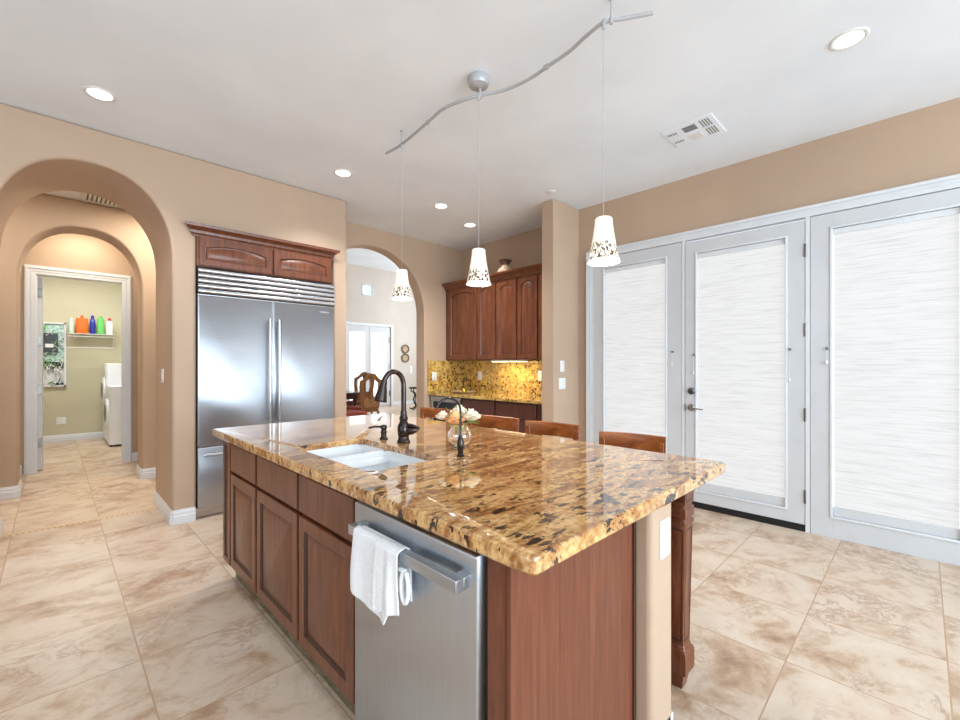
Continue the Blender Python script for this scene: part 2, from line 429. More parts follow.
# living room far wall
m = MB(); Y = 12.0
m.box(2.34, Y, 0, 6.2, Y+.15, 4.33); m.box(6.2, Y, 2.55, 7.76, Y+.15, 3.46); m.box(6.2, Y, 3.78, 7.76, Y+.15, 4.33)
m.box(6.2, Y, 3.46, 6.73, Y+.15, 3.78); m.box(7.11, Y, 3.46, 7.76, Y+.15, 3.78); m.box(7.76, Y, 0, 12.2, Y+.15, 4.33)
struct(m.build('wall_living', 'plaster_greige'))
struct(box(12.1, 5.1, 0, 12.25, 12.0, 4.33).build('wall_living_right', 'plaster_greige'))

# ------------------------------------------------------------------ baseboards (profile run along a path)
def baseboard(name, path, h=.115, t_=.016):
    """path: list of (x, y); the board lies on the right hand side of the direction of travel"""
    prof = [(0, 0), (t_, 0), (t_, h*.55), (t_*.72, h*.62), (t_*.72, h*.80), (t_*.4, h*.88), (t_*.3, h), (0, h)]
    P = [Vector(p) for p in path]; rings = []
    for i, p in enumerate(P):
        d0 = (P[i]-P[i-1]).normalized() if i else (P[1]-P[0]).normalized()
        d1 = (P[i+1]-P[i]).normalized() if i < len(P)-1 else d0
        n0 = Vector((d0.y, -d0.x)); n1 = Vector((d1.y, -d1.x)); nn = (n0+n1)
        nn = nn/max(nn.dot(n0), .3) if nn.length > .01 else n0
        rings.append([(p.x+nn.x*a, p.y+nn.y*a, b+.001) for a, b in prof])
    m = MB(); m.rings(rings); return struct(m.build(name, 'trim_white', ang=20))
baseboard('baseboard_refrigerator_wall', [(.85, 4.28), (.702, 4.28), (.69, 4.292), (.69, 5.088), (.702, 5.10), (2.2, 5.10)][::-1][::1] and [(2.2, 5.10), (.702, 5.10), (.69, 5.088), (.69, 4.292), (.702, 4.28), (.85, 4.28)][::1])
baseboard('baseboard_arch_left', [(-3.0, 4.28), (-.312, 4.28), (-.30, 4.292), (-.30, 5.088), (-.312, 5.10), (-3.0, 5.10)])
baseboard('baseboard_hall_left', [(-3.0, 6.25), (-.262, 6.25), (-.25, 6.262), (-.25, 6.608), (-.262, 6.62), (-.54, 6.62)])
baseboard('baseboard_hall_right', [(.93, 6.62), (.732, 6.62), (.72, 6.608), (.72, 6.262), (.732, 6.25), (2.2, 6.25)])
baseboard('baseboard_laundry', [(-1.2, 10.3), (1.55, 10.3)])
baseboard('baseboard_vestibule_right', [(.755, 7.5), (.93, 7.5)])
baseboard('baseboard_vestibule_left', [(-.54, 7.5), (-.27, 7.5)])
baseboard('baseboard_living', [(7.84, 12.0), (12.1, 12.0)])
baseboard('baseboard_living_left', [(2.34, 12.0), (6.14, 12.0)])
baseboard('baseboard_pillar', [(3.735, 2.86), (3.735, 2.70), (4.21, 2.70), (4.21, 2.60)])

# ------------------------------------------------------------------ laundry door way and open leaf
m = MB(); zt = 2.505
def frame_u(x0, x1, z1, wd, y0, y1):
    m.prism([(x0, 0), (x0, z1), (x1, z1), (x1, 0), (x1-wd, 0), (x1-wd, z1-wd), (x0+wd, z1-wd), (x0+wd, 0)], y0, y1)
frame_u(-.252, .750, zt, .098, 7.484, 7.4995)
frame_u(-.240, .738, zt-.012, .022, 7.474, 7.4838); frame_u(-.196, .694, zt-.056, .010, 7.479, 7.4838)
m.box(-.16, 7.50, 0, -.140, 7.63, 2.40); m.box(.66, 7.50, 0, .680, 7.63, 2.40); m.box(-.16, 7.50, 2.4005, .68, 7.63, 2.42)
struct(m.build('trim_2', 'trim_white'))
d = struct(box(-.139, 7.635, .01, -.100, 8.44, 2.39).build('door_3', 'door_white'))
for z in (.35, 1.0, 1.6, 2.2):
    box(-.138, 7.622, z-.055, -.104, 7.6348, z+.055).build('hinge', 'pewter', d)
# half open door in the vestibule seen edge on behind the second arch
d = struct(box(.832, 6.75, .01, .868, 7.46, 2.36).build('door_4', 'door_white', off=None))
for z in (.35, 1.0, 1.6, 2.2):
    box(.822, 7.2, z-.05, .8318, 7.24, z+.05).build('hinge', 'pewter', d)

# ------------------------------------------------------------------ right wall: fixed window, patio door, fixed window
XW = 4.19   # room side face of the white joinery
m = MB()
def frame_y(y0, y1, z1, wd, x0, x1):
    m.prism([(y0, 0), (y0, z1), (y1, z1), (y1, 0), (y1-wd, 0), (y1-wd, z1-wd), (y0+wd, z1-wd), (y0+wd, 0)], x0, x1, 'x')
frame_y(-1.06, 2.585, 2.54, .081, XW-.006, 4.24)
frame_y(-1.06, 2.585, 2.54, .022, XW-.016, XW-.0062); frame_y(-1.022, 2.547, 2.502, .012, XW-.011, XW-.0062)
m.box(XW-.003, 1.546, 0, 4.24, 1.569, 2.458); m.box(XW-.003, .608, 0, 4.24, .636, 2.458)
struct(m.build('trim_3', 'trim_white'))
def glazed(name, y0, y1, z0, z1, gy0, gy1, gz0, gz1, shade_z0, parts=None):
    """white frame with bead, daylight pane and pleated cellular shade"""
    m = MB(); x = XW
    m.box(x, y0, z0, x+.045, gy0, z1); m.box(x, gy1, z0, x+.045, y1, z1)
    m.box(x, gy0, z0, x+.045, gy1, gz0); m.box(x, gy0, gz1, x+.045, gy1, z1)
    f = struct(m.build(name, 'door_white', bevel=.0015))
    b = MB(); w_ = .016
    for a in (0,):
        b.box(x-.008, gy0-w_, gz0-w_, x+.002, gy1+w_, gz0); b.box(x-.008, gy0-w_, gz1, x+.002, gy1+w_, gz1+w_)
        b.box(x-.008, gy0-w_, gz0, x+.002, gy0, gz1); b.box(x-.008, gy1, gz0, x+.002, gy1+w_, gz1)
    b.build('glazing_bead', 'trim_white', f, bevel=.003)
    box(x+.036, gy0, gz0, x+.042, gy1, gz1).build('pane', 'day_pane', f)
    # shade
    n = int((gz1-.045-shade_z0)/.0195); pr = []
    H_ = (gz1-.045-shade_z0)/n
    fr, bk = [], []
    for k in range(n+1):
        z = shade_z0+k*H_
        fr.append((x+.020, z)); 
        if k < n: fr.append((x+.013, z+H_/2))
    poly = [(x+.030, shade_z0)]+[p for p in fr]+[(x+.030, gz1-.045)]
    q = MB(); q.rings([[(p[0], yy, p[1]) for p in poly] for yy in (gy0+.006, gy1-.006)])
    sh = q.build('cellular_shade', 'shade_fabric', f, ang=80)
    box(x+.008, gy0+.004, gz1-.045, x+.034, gy1-.004, gz1-.003).build('head_rail', 'trim_white', f, bevel=.003)
    box(x+.010, gy0+.002, gz0+.001, x+.032, gy1-.002, shade_z0).build('bottom_rail', 'door_white', f, bevel=.003)
    return f
def shade_cleat(f, y, z, dz):
    m = MB(); m.lathe([(.006, -.022), (.009, -.018), (.009, 0)], (XW, y, z), 10, 'x'); m.build('cord_cleat', 'pewter', f)
    m = MB(); m.tube([(XW-.012, y, z), (XW-.014, y+.002, z-dz)], .0016, 6); m.lathe([(.003, .012), (.007, .0), (.006, -.016), (.002, -.02)], (XW-.014, y+.002, z-dz), 8); m.build('shade_cord', 'plastic_white', f)
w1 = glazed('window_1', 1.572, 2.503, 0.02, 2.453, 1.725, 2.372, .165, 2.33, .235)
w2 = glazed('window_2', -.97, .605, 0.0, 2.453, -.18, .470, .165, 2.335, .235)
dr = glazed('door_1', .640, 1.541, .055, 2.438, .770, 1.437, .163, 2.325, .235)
shade_cleat(w1, 1.655, 1.43, .12)
shade_cleat(dr, .735, 1.43, .24)
shade_cleat(dr, 1.462, 1.40, .16)
shade_cleat(w2, .503, 1.43, .10)
for z in (2.2, 1.58, .915, .275):
    m = MB(); m.lathe([(.007, -.052), (.007, .052)], (XW-.004, .639, z), 10); m.build('hinge', 'pewter', dr)
m = MB(); m.lathe([(.031, 0), (.031, -.012), (.026, -.018), (.014, -.020), (.012, -.028)], (XW, 1.485, 1.066), 24, 'x')
m.box(XW-.045, 1.481, 1.052, XW-.026, 1.489, 1.080); m.build('deadbolt', 'pewter', dr)
m = MB(); m.lathe([(.031, 0), (.031, -.010), (.022, -.018), (.012, -.022), (.012, -.055), (.014, -.060), (.010, -.066)], (XW, 1.485, .914), 24, 'x')
m.tube([(XW-.055, 1.485, .914), (XW-.060, 1.45, .912), (XW-.058, 1.37, .905)], [.008, .006, .005], 8); m.build('lever_handle', 'pewter', dr)
box(XW-.01, 1.538, .88, XW+.02, 1.5415, .95).build('latch_plate', 'pewter', dr)
struct(box(XW-.002, .637, .0005, XW+.06, 1.545, .052).build('trim_4', 'black_gap'))

# ------------------------------------------------------------------ living room french doors, high window
Y = 12.0
m = MB(); frame_u(6.14, 7.84, 2.60, .08, Y-.03, Y+.1)
struct(m.build('trim_5', 'trim_white'))
for nm, a0, a1, g0, g1 in (('door_5', 6.22, 6.98, 6.33, 6.86), ('door_6', 6.99, 7.76, 7.06, 7.62)):
    m = MB(); m.box(a0, Y+.01, .02, g0, Y+.06, 2.5); m.box(g1, Y+.01, .02, a1, Y+.06, 2.5); m.box(g0, Y+.01, .02, g1, Y+.06, .22); m.box(g0, Y+.01, 2.32, g1, Y+.06, 2.5)
    f = struct(m.build(nm, 'door_white')); box(g0, Y+.03, .22, g1, Y+.04, 2.32).build('pane', 'day_pane', f)
    if nm == 'door_6':
        for z in (.4, 1.25, 2.1): box(7.70, Y-.005, z-.09, 7.73, Y+.012, z+.09).build('hinge', 'pewter', f)
    else:
        m = MB(); m.lathe([(.03, -.07), (.045, -.05), (.02, -.02), (.02, .012)], (6.93, Y, 1.02), 12, 'y'); m.build('knob', 'bronze', f)
m = MB(); m.box(6.73, Y-.01, 3.46, 7.11, Y+.1, 3.485); m.box(6.73, Y-.01, 3.755, 7.11, Y+.1, 3.78); m.box(6.73, Y-.01, 3.46, 6.755, Y+.1, 3.78); m.box(7.085, Y-.01, 3.46, 7.11, Y+.1, 3.78)
f = struct(m.build('window_3', 'trim_white')); box(6.755, Y+.04, 3.485, 7.085, Y+.05, 3.755).build('pane', 'sky_pane', f)

# ================================================================== REFRIGERATOR and its cabinet
FX0, FX1, FXM, FY = .862, 2.074, 1.465, 4.262
rf = thing('refrigerator', 'wide built-in stainless steel refrigerator with twin doors set into the tan wall', 'refrigerator', (1.468, 4.6, 0))
box(FX0+.004, 4.275, .09, FX1-.004, 4.93, 2.13).build('body', 'steel_trim', rf)
box(FX0, 4.32, .001, FX1, 4.37, .088).build('kick_plate', 'steel_trim', rf)
def steel_door(x0, x1, z0, z1, name):
    m = MB(); m.rings([[(a, d, b) for a, b in rrect(x0+i, z0+i, x1-i, z1-i, .006, 2)] for d, i in ((4.275, 0), (FY+.006, 0), (FY+.0015, .002), (FY, .006))])
    return m.build(name, 'steel_fridge', rf)
dl = steel_door(FX0+.003, FXM-.004, .615, 1.898, 'door')
dR = steel_door(FXM+.004, FX1-.003, .615, 1.898, 'door')
fl = steel_door(FX0+.003, FXM-.004, .095, .603, 'freezer_drawer')
fr_ = steel_door(FXM+.004, FX1-.003, .095, .603, 'freezer_drawer')
for x, p in ((1.425, dl), (1.507, dR)):
    m = MB(); m.tube([(x, FY-.055, .78), (x, FY-.055, 1.73)], .0155, 16)
    for z in (.81, 1.70): m.tube([(x, FY+.002, z), (x, FY-.055, z)], .011, 12)
    m.build('handle', 'steel_trim', p)
for x0, x1, p in ((.90, 1.42, fl), (1.51, 2.03, fr_)):
    m = MB(); m.tube([(x0, FY-.05, .545), (x1, FY-.05, .545)], .0145, 14)
    for x in (x0+.03, x1-.03): m.tube([(x, FY+.002, .545), (x, FY-.05, .545)], .010, 10)
    m.build('handle', 'silver_rail', p)
box(FX0, 4.268, 1.906, FX1, 4.279, 2.132).build('grille_backing', 'black_gap', rf)
for k in range(5):
    z = 1.914+k*.0435; m = MB()
    m.rings([[(x, 4.272, z), (x, 4.252, z), (x, 4.246, z+.004), (x, 4.243, z+.013), (x, 4.243, z+.026), (x, 4.247, z+.034), (x, 4.256, z+.038), (x, 4.272, z+.038)] for x in (FX0+.004, FX1-.004)])
    m.build('grille_louver', 'steel_trim', rf, ang=50)
box(FX1-.16, FY-.0012, 1.835, FX1-.06, FY+.0005, 1.848).build('nameplate', 'chrome', rf)

oc = thing('wall_cabinet', 'low cherry wood cabinet with two arched panel doors above the refrigerator', 'cabinet', (1.465, 4.5, 2.136))
box(.858, 4.268, 2.142, 2.046, 4.6, 2.404).build('body', 'cherry_upper', oc)
panel('-y', 4.268, .872, 1.455, 2.150, 2.385, .02, .05, .035, ('cherry_upper', 'cherry_groove'), parent=oc)
panel('-y', 4.268, 1.472, 2.034, 2.150, 2.385, .02, .05, .035, ('cherry_upper', 'cherry_groove'), parent=oc)
def crown(pts_fn, L0, L1, parent, mat='cherry_upper', end0=True, end1=True):
    """crown moulding. pts_fn(u, out, z) -> xyz; runs from L0 to L1 mitred back at both free ends"""
    prof = [(0, 2.386), (.012, 2.386), (.016, 2.40), (.030, 2.412), (.034, 2.432), (.058, 2.452), (.074, 2.458), (.078, 2.482), (0, 2.482)]
    m = MB(); rings = []
    s0 = 1 if end0 else 0; s1 = 1 if end1 else 0
    m.rings([[pts_fn(L0-o_*s0, o_, z) for o_, z in prof], [pts_fn(L1+o_*s1, o_, z) for o_, z in prof]])
    return m.build('crown_moulding', mat, parent, ang=20)
crown(lambda u, o_, z: (u, 4.274-o_, z), .834, 2.030, oc)

# ================================================================== ISLAND
CX0, CX1, CY0, CY1 = .690, 1.928, .548, 3.045
CT, CB = .915, .873
m = MB()
outer = lambda i: rrect(CX0+i, CY0+i, CX1-i, CY1-i, .024-i*.5, 8)
SX0, SX1, SY0, SY1 = .818, 1.165, 1.415, 2.095
inner = lambda i: rrect(SX0-i, SY0-i, SX1+i, SY1+i, .05, 8)
seq = [(outer(.02), CB), (outer(.005), CB), (outer(0), CB+.006), (outer(0), CT-.007), (outer(.0015), CT-.003), (outer(.006), CT),
       (inner(.004), CT), (inner(0), CT-.003), (inner(0), CB+.001), (outer(.02), CB)]
R = [[m.bm.verts.new((x, y, z)) for x, y in r] for r, z in seq[:-1]]; R.append(R[0])
for a, b in zip(R[:-1], R[1:]):
    n = len(a)
    for k in range(n): m.bm.faces.new((a[k], a[(k+1) % n], b[(k+1) % n], b[k]))
ct = thing('island_countertop', 'large polished brown granite island top with a carved cherry leg under one corner', 'countertop', (1.31, 1.8, CT))
m.build('slab', 'granite', ct, ang=30)

def cabinet_face(y0, y1, parent, drawers=1):
    panel('-x', .755, y0+.006, y1-.006, .135, .672, .02, .052, 0, name='door', parent=parent)
    panel('-x', .755, y0+.006, y1-.006, .690, .845, .02, .02, 0, flat=True, name='drawer_front', parent=parent)
def cab(y0, y1, name, label, doors):
    r = thing(name, label, 'cabinet', (1.04, (y0+y1)/2, 0))
    if name == 'sink_cabinet':
        m = MB(); m.box(.757, y0+.001, .10, 1.325, y1-.001, .118); m.box(.757, y0+.001, .118, .775, y1-.001, CB-.001); m.box(1.307, y0+.001, .118, 1.325, y1-.001, CB-.001)
        m.box(.775, y0+.001, .118, 1.307, y0+.018, CB-.001); m.box(.775, y1-.018, .118, 1.307, y1-.001, CB-.001); m.build('body', 'cherry', r)
    else: box(.757, y0+.001, .10, 1.325, y1-.001, CB-.001).build('body', 'cherry', r)
    box(.80, y0+.001, .001, 1.3, y1-.001, .10).build('toe_kick', 'toe_tile', r)
    for a, b in doors: cabinet_face(a, b, r)
    return r
ca = cab(2.378, 2.84, 'island_cabinet', 'narrow brown cherry cabinet with one door and drawer at the refrigerator end of the island', [(2.385, 2.825)])
cs = cab(1.360, 2.376, 'sink_cabinet', 'wide brown cherry cabinet with two doors under the white sink', [(1.850, 2.370), (1.366, 1.842)])
r = thing('island_end_post', 'slim recessed-panel cherry pilaster at the refrigerator end of the island front', 'cabinet post', (1.0, 2.92, 0))
box(.757, 2.842, .10, 1.325, 2.99, CB-.001).build('body', 'cherry', r); box(.80, 2.842, .001, 1.30, 2.96, .10).build('toe_kick', 'toe_tile', r)
panel('-x', .757, 2.848, 2.988, .125, .862, .02, .032, 0, name='face_panel', parent=r)
# end stile next to dishwasher and end panel
r = thing('cabinet_filler', 'plain cherry wood panel closing the near end of the island beside the dishwasher', 'panel', (1.0, .68, 0))
box(.738, .652, .001, 1.345, .665, CB-.001).build('end_board', 'cherry_panel', r)
box(.735, .666, .001, 1.30, .722, CB-.001).build('stile', 'cherry', r)
box(1.328, .647, .001, 1.344, .6515, CB-.002).build('edge_strip', 'cherry_glaze', r)
# pony wall
m = MB(); m.box(1.352, .597, .001, 1.515, 2.99, CB-.001)
pw = m.build('wall_island', 'plaster_tan', bevel=.022, seg=4); struct(pw)
plate('-y', .597, 1.441, .733, .074, .125, 'outlet', 'white outlet plate on the tan end of the island under the granite', 'outlet')
baseboard('baseboard_island', [(1.515, 2.99), (1.515, .597), (1.38, .597)][::1])
# turned square leg
lx, ly = 1.825, .700

def sqring(hw, z, c=.0): return [(lx-hw, ly-hw, z), (lx+hw, ly-hw, z), (lx+hw, ly+hw, z), (lx-hw, ly+hw, z)]
m = MB()
prof = [(.024, .001), (.035, .062), (.046, .070), (.048, .076), (.048, .152), (.044, .160), (.037, .166), (.037, .176), (.034, .180), (.043, .662), (.047, .668), (.047, .680), (.040, .686), (.040, .690), (.047, .696), (.047, .732), (.040, .738), (.040, .744), (.046, .750), (.046, CB-.001)]
m.rings([sqring(a, z) for a, z in prof]); lg = m.build('leg', 'cherry', ct, bevel=.0015, seg=1)
for sd in range(4):   # inset panels with dark outline on each face
    a = sd*PI/2; R_ = Matrix.Rotation(a, 3, 'Z')
    def q(u, z, d):
        v = R_ @ Vector((u, -d, 0)); return (lx+v.x, ly+v.y, z)
    m = MB()
    for z0, z1, h0, h1 in ((.20, .645, .0346, .0428), (.762, CB-.012, .0461, .0461)):
        o_ = .009; wd = .0032
        def strip(u0, za, u1, zb):
            m.rings([[q(u0-wd/2, za, hh0(za)+e) , q(u0+wd/2, za, hh0(za)+e), q(u1+wd/2, zb, hh0(zb)+e), q(u1-wd/2, zb, hh0(zb)+e)] for e in (-.004, .0008)])
        def hh0(z): return h0+(h1-h0)*(z-z0)/(z1-z0)
        strip(-h0+o_, z0, -h1+o_, z1); strip(h0-o_, z0, h1-o_, z1)
        for z in (z0, z1): m.rings([[q(-hh0(z)+o_, z-wd, hh0(z)+e), q(hh0(z)-o_, z-wd, hh0(z)+e), q(hh0(z)-o_, z+wd, hh0(z)+e), q(-hh0(z)+o_, z+wd, hh0(z)+e)] for e in (-.004, .0008)])
    m.build('panel_outline', 'cherry_glaze', lg, off=rootloc(ct))

# dishwasher
dwr = thing('dishwasher', 'stainless steel dishwasher with square bar handle in the island front', 'dishwasher', (1.04, 1.04, 0))
box(.765, .728, .02, 1.30, 1.354, CB-.004).build('tub', 'black_gap', dwr)
m = MB(); m.rings([[(d, a, b) for a, b in rrect(.748+i, .105+i, 1.344-i, .845-i, .005, 2)] for d, i in ((.764, 0), (.731, 0), (.727, .002), (.725, .005))])
m.build('door', 'steel_dish', dwr)
box(.80, .735, .001, .82, 1.35, .10).build('kick_plate', 'black_gap', dwr)
m = MB(); m.box(.672, .765, .766, .698, 1.286, .797)
for y in (.766, 1.251): m.box(.698, y, .766, .726, y+.034, .797)
m.build('handle', 'silver_rail', dwr, bevel=.002)

# sink
sk = thing('kitchen_sink', 'white undermount double bowl sink in the island granite', 'sink', (.99, 1.75, .70))
m = MB(); ymid = 1.84
def bowl(y0, y1, nm):
    m = MB(); rs = []
    for i, z in ((.0045, .887), (.007, .84), (.012, .74), (.035, .705), (.09, .700)):
        rs.append([(x, y, z) for x, y in rrect(SX0-.004+i, y0+i, SX1+.004-i, y1-i, (.046, .046, .02, .02) if y1 > 2 else (.02, .02, .046, .046), 6)])
    R = [[m.bm.verts.new(p) for p in r_] for r_ in rs]
    for a, b in zip(R[:-1], R[1:]):
        for k in range(len(a)): m.bm.faces.new((a[k], a[(k+1) % len(a)], b[(k+1) % len(a)], b[k]))
    m.bm.faces.new(R[-1])
    o = m.build(nm, 'porcelain', sk, ang=60); so = o.modifiers.new('s', 'SOLIDIFY'); so.thickness = .008; so.offset = 1; return o
bowl(SY0-.003, ymid-.012, 'bowl'); bowl(ymid+.012, SY1+.003, 'bowl')
m = MB(); m.rings([[(x, y, z) for y, z in ((ymid-.034, .835), (ymid-.026, .862), (ymid-.014, .872), (ymid+.014, .872), (ymid+.026, .862), (ymid+.034, .835))] for x in (SX0+.002, SX1-.002)])
m.build('divider', 'porcelain', sk, ang=60)
for y in (1.62, 1.97):
    m = MB(); m.lathe([(.04, 0), (.04, .003), (.03, .004), (.028, .001)], (.99, y, .700), 20); m.build('drain', 'chrome', sk)

# main faucet
fx, fy, fz = 1.262, 1.835, CT
fc = thing('kitchen_faucet', 'tall dark bronze gooseneck faucet behind the sink', 'faucet', (fx, fy, fz))
m = MB(); m.lathe([(.033, 0), (.034, .006), (.029, .012), (.026, .03), (.029, .036), (.031, .060), (.030, .085), (.022, .100), (.018, .110), (.022, .118), (.021, .126), (.017, .134), (.016, .150), (.0145, .160)], (fx, fy, fz), 24); m.build('base', 'bronze', fc)
pts = [(fx, fy, fz+.15), (fx, fy, fz+.285)]; R0 = .056
for k in range(1, 15):
    a = PI*k/14*.88; pts.append((fx-R0+R0*math.cos(a), fy+.008*k/14, fz+.287+R0*1.25*math.sin(a)))
m = MB(); m.tube(pts, .0125, 14); m.build('gooseneck', 'bronze', fc)
e = Vector(pts[-1]); d_ = Vector((-.20, .04, -1)).normalized()
m = MB(); m.tube([e-d_*.006, e+d_*.008, e+d_*.02, e+d_*.06, e+d_*.098, e+d_*.104], [.0135, .016, .017, .025, .032, .029], 18); m.build('spray_head', 'bronze', fc)
m = MB(); m.tube([(fx, fy, fz+.058), (fx+.03, fy-.03, fz+.058), (fx+.044, fy-.044, fz+.062), (fx+.052, fy-.052, fz+.064)], [.021, .020, .014, .009], 14)
m.tube([(fx+.006, fy-.006, fz+.088), (fx+.026, fy-.028, fz+.086), (fx+.048, fy-.05, fz+.074), (fx+.056, fy-.058, fz+.066)], [.008, .008, .008, .007], 10); m.build('lever', 'bronze', fc)
# soap dispenser
sx_, sy_ = 1.24, 1.985
sd = thing('soap_dispenser', 'short dark bronze soap pump on the counter left of the tall faucet', 'soap dispenser', (sx_, sy_, CT))
m = MB(); m.lathe([(.021, 0), (.022, .005), (.015, .011), (.014, .03), (.017, .034), (.016, .040), (.013, .046), (.012, .052)], (sx_, sy_, CT), 20); m.build('base', 'bronze', sd)
m = MB(); m.lathe([(.012, .050), (.016, .054), (.017, .066), (.014, .074), (.004, .077)], (sx_, sy_, CT), 18); m.tube([(sx_, sy_, CT+.066), (sx_-.04, sy_+.03, CT+.066), (sx_-.062, sy_+.046, CT+.060)], [.006, .005, .0045], 10); m.build('pump', 'bronze', sd)
# filtered water faucet
gx_, gy_ = 1.238, 1.378
ff = thing('filtered_water_faucet', 'slender dark bronze hooked drinking water tap in front of the flower vase', 'faucet', (gx_, gy_, CT))
m = MB(); m.lathe([(.016, 0), (.017, .004), (.011, .012), (.011, .020), (.014, .040), (.015, .058), (.011, .078), (.0075, .086), (.0065, .092)], (gx_, gy_, CT), 20); m.build('base', 'bronze', ff)
pts = [(gx_, gy_, CT+.085), (gx_, gy_, CT+.190)]; R0 = .055
for k in range(1, 15):
    a = PI*k/14*.93; q_ = R0-R0*math.cos(a); pts.append((gx_-q_*.93, gy_+q_*.36, CT+.192+R0*1.05*math.sin(a)))
m = MB(); m.tube(pts, .0048, 10); m.build('spout', 'bronze', ff)

# glass vase with flowers
vx, vy = 1.365, 1.525
vs_ = tag(MB().lathe([(.020, .002), (.030, .001), (.034, .004), (.050, .022), (.0575, .05), (.054, .075), (.040, .098), (.034, .108), (.036, .112), (.032, .108), (.038, .096), (.051, .074), (.0545, .05), (.047, .024), (.030, .009), (.001, .008)], (vx, vy, CT), 32, cap=False).build('glass_vase', 'clear_glass', off=(vx, vy, CT), ang=80),
          'small round clear glass vase on the island behind the drinking water tap', 'vase')
random.seed(3)
def flower(ox, oy, oz, r, mat, label, lean):
    t_ = thing('rose', label, 'flower', (vx+ox*.25, vy+oy*.25, CT+.02))
    c = Vector((vx+ox, vy+oy, CT+oz))
    m = MB()
    for ringi, (n, rr, op) in enumerate(((3, .35, .15), (4, .55, .4), (5, .8, .8), (6, 1.0, 1.25))):
        for k in range(n):
            a = 2*PI*k/n+ringi*.7+random.uniform(-.2, .2); W = r*rr*.95; Hh = r*(1.15-.12*ringi)
            ca_, sa_ = math.cos(a), math.sin(a); grid = []
            for i in range(6):
                v_ = i/5; row = []
                for j in range(6):
                    u_ = (j/5-.5)*2; wid = W*math.sin(PI*(.18+.62*v_))*1.1
                    out = r*rr*(.25+.55*math.sin(v_*1.35))+op*r*.28*v_*v_*v_-abs(u_)**2*W*.28; hgt = -r*.5+Hh*(v_*1.15)-op*r*.25*v_**3-abs(u_)**2*r*.12*v_
                    row.append((c.x+ca_*out-sa_*u_*wid, c.y+sa_*out+ca_*u_*wid, c.z+hgt+random.uniform(-.001, .001)))
                grid.append(row)
            G = [[m.bm.verts.new(p) for p in row] for row in grid]
            for i in range(5):
                for j in range(5): m.bm.faces.new((G[i][j], G[i][j+1], G[i+1][j+1], G[i+1][j]))
    o = m.build('petals', mat, t_, ang=180); so = o.modifiers.new('s', 'SOLIDIFY'); so.thickness = .0012
    m = MB(); m.tube([(vx-ox*.3, vy-oy*.3, CT+.014), (vx+ox*.2, vy+oy*.2, CT+.09), (c.x, c.y, c.z-r*.4)], .0025, 8); m.build('stem', 'stem_green', t_)
    m = MB()
    L = lean
    for q_ in L:
        a = Vector(q_[0]); b = Vector(q_[1]); p0 = Vector((vx+ox*.4, vy+oy*.4, CT+.112)); ctr = p0.lerp(b+Vector((vx, vy, CT)), .5)+Vector((0, 0, .01)); end = Vector((vx, vy, CT))+b
        sdv = (end-p0).cross(Vector((0, 0, 1))).normalized()*.012
        V = [m.bm.verts.new(p) for p in (p0, ctr-sdv, end, ctr+sdv, ctr-Vector((0, 0, .004)))]
        m.bm.faces.new((V[0], V[1], V[4])); m.bm.faces.new((V[1], V[2], V[4])); m.bm.faces.new((V[2], V[3], V[4])); m.bm.faces.new((V[3], V[0], V[4]))
    if L:
        o = m.build('leaf', 'leaf_green', t_); so = o.modifiers.new('s', 'SOLIDIFY'); so.thickness = .001
    return t_
# directions: r = to the right in the photo (+x,-y), l = left
flower(-.026, .006, .141, .046, 'petal_peach', 'peach rose at the front centre of the glass vase', [])
flower(.036, -.040, .152, .042, 'petal_cream', 'cream rose leaning right out of the glass vase with long leaves', [((0, 0, 0), (.062, -.070, .125)), ((0, 0, 0), (.078, -.054, .110))])
flower(.020, .024, .166, .042, 'petal_cream', 'cream rose at the top back of the bunch in the glass vase', [((0, 0, 0), (.000, .030, .20))])
flower(-.056, .056, .150, .032, 'petal_cream', 'cream rose bud leaning left out of the glass vase', [((0, 0, 0), (-.050, .040, .195))])

# towel on dishwasher handle
tw = thing('dish_towel', 'white terry dish towel hanging over the dishwasher handle', 'towel', (.685, 1.12, .77))
m = MB()
def flap(y0, y1, x_out, n_u, lenf, sgn, foldamp, nm, ph=0., top=.8245):
    m = MB(); G = []; NV = 22
    for j in range(NV+1):
        row = []; v_ = j/NV
        for i in range(n_u+1):
            u_ = i/n_u; y = y0+(y1-y0)*u_; L = lenf(u_)
            s_ = v_*(L+.030)
            if s_ < .030: ang_ = s_/.030*PI/2; x = .685-sgn*x_out*math.sin(ang_); z = top+.003+(.012)*(math.cos(ang_)-1)
            else: x = .685-sgn*x_out; z = top-.009-(s_-.030)
            amp = foldamp*min(1, max(0, (v_-.1)*1.6))
            x -= sgn*(amp*(.6+.6*math.sin(u_*9+ph)+.4*math.sin(u_*17+ph*2)))
            y += amp*.6*math.sin(v_*3+ph)+(.5-u_)*.015*v_
            row.append(m.bm.verts.new((x, y, z)))
        G.append(row)
    for j in range(NV):
        for i in range(n_u): m.bm.faces.new((G[j][i], G[j][i+1], G[j+1][i+1], G[j+1][i]))
    o = m.build(nm, 'towel_cloth', tw, ang=180); so = o.modifiers.new('s', 'SOLIDIFY'); so.thickness = .005; so.offset = 0
    ss = o.modifiers.new('u', 'SUBSURF'); ss.levels = 1; ss.render_levels = 1
    return o
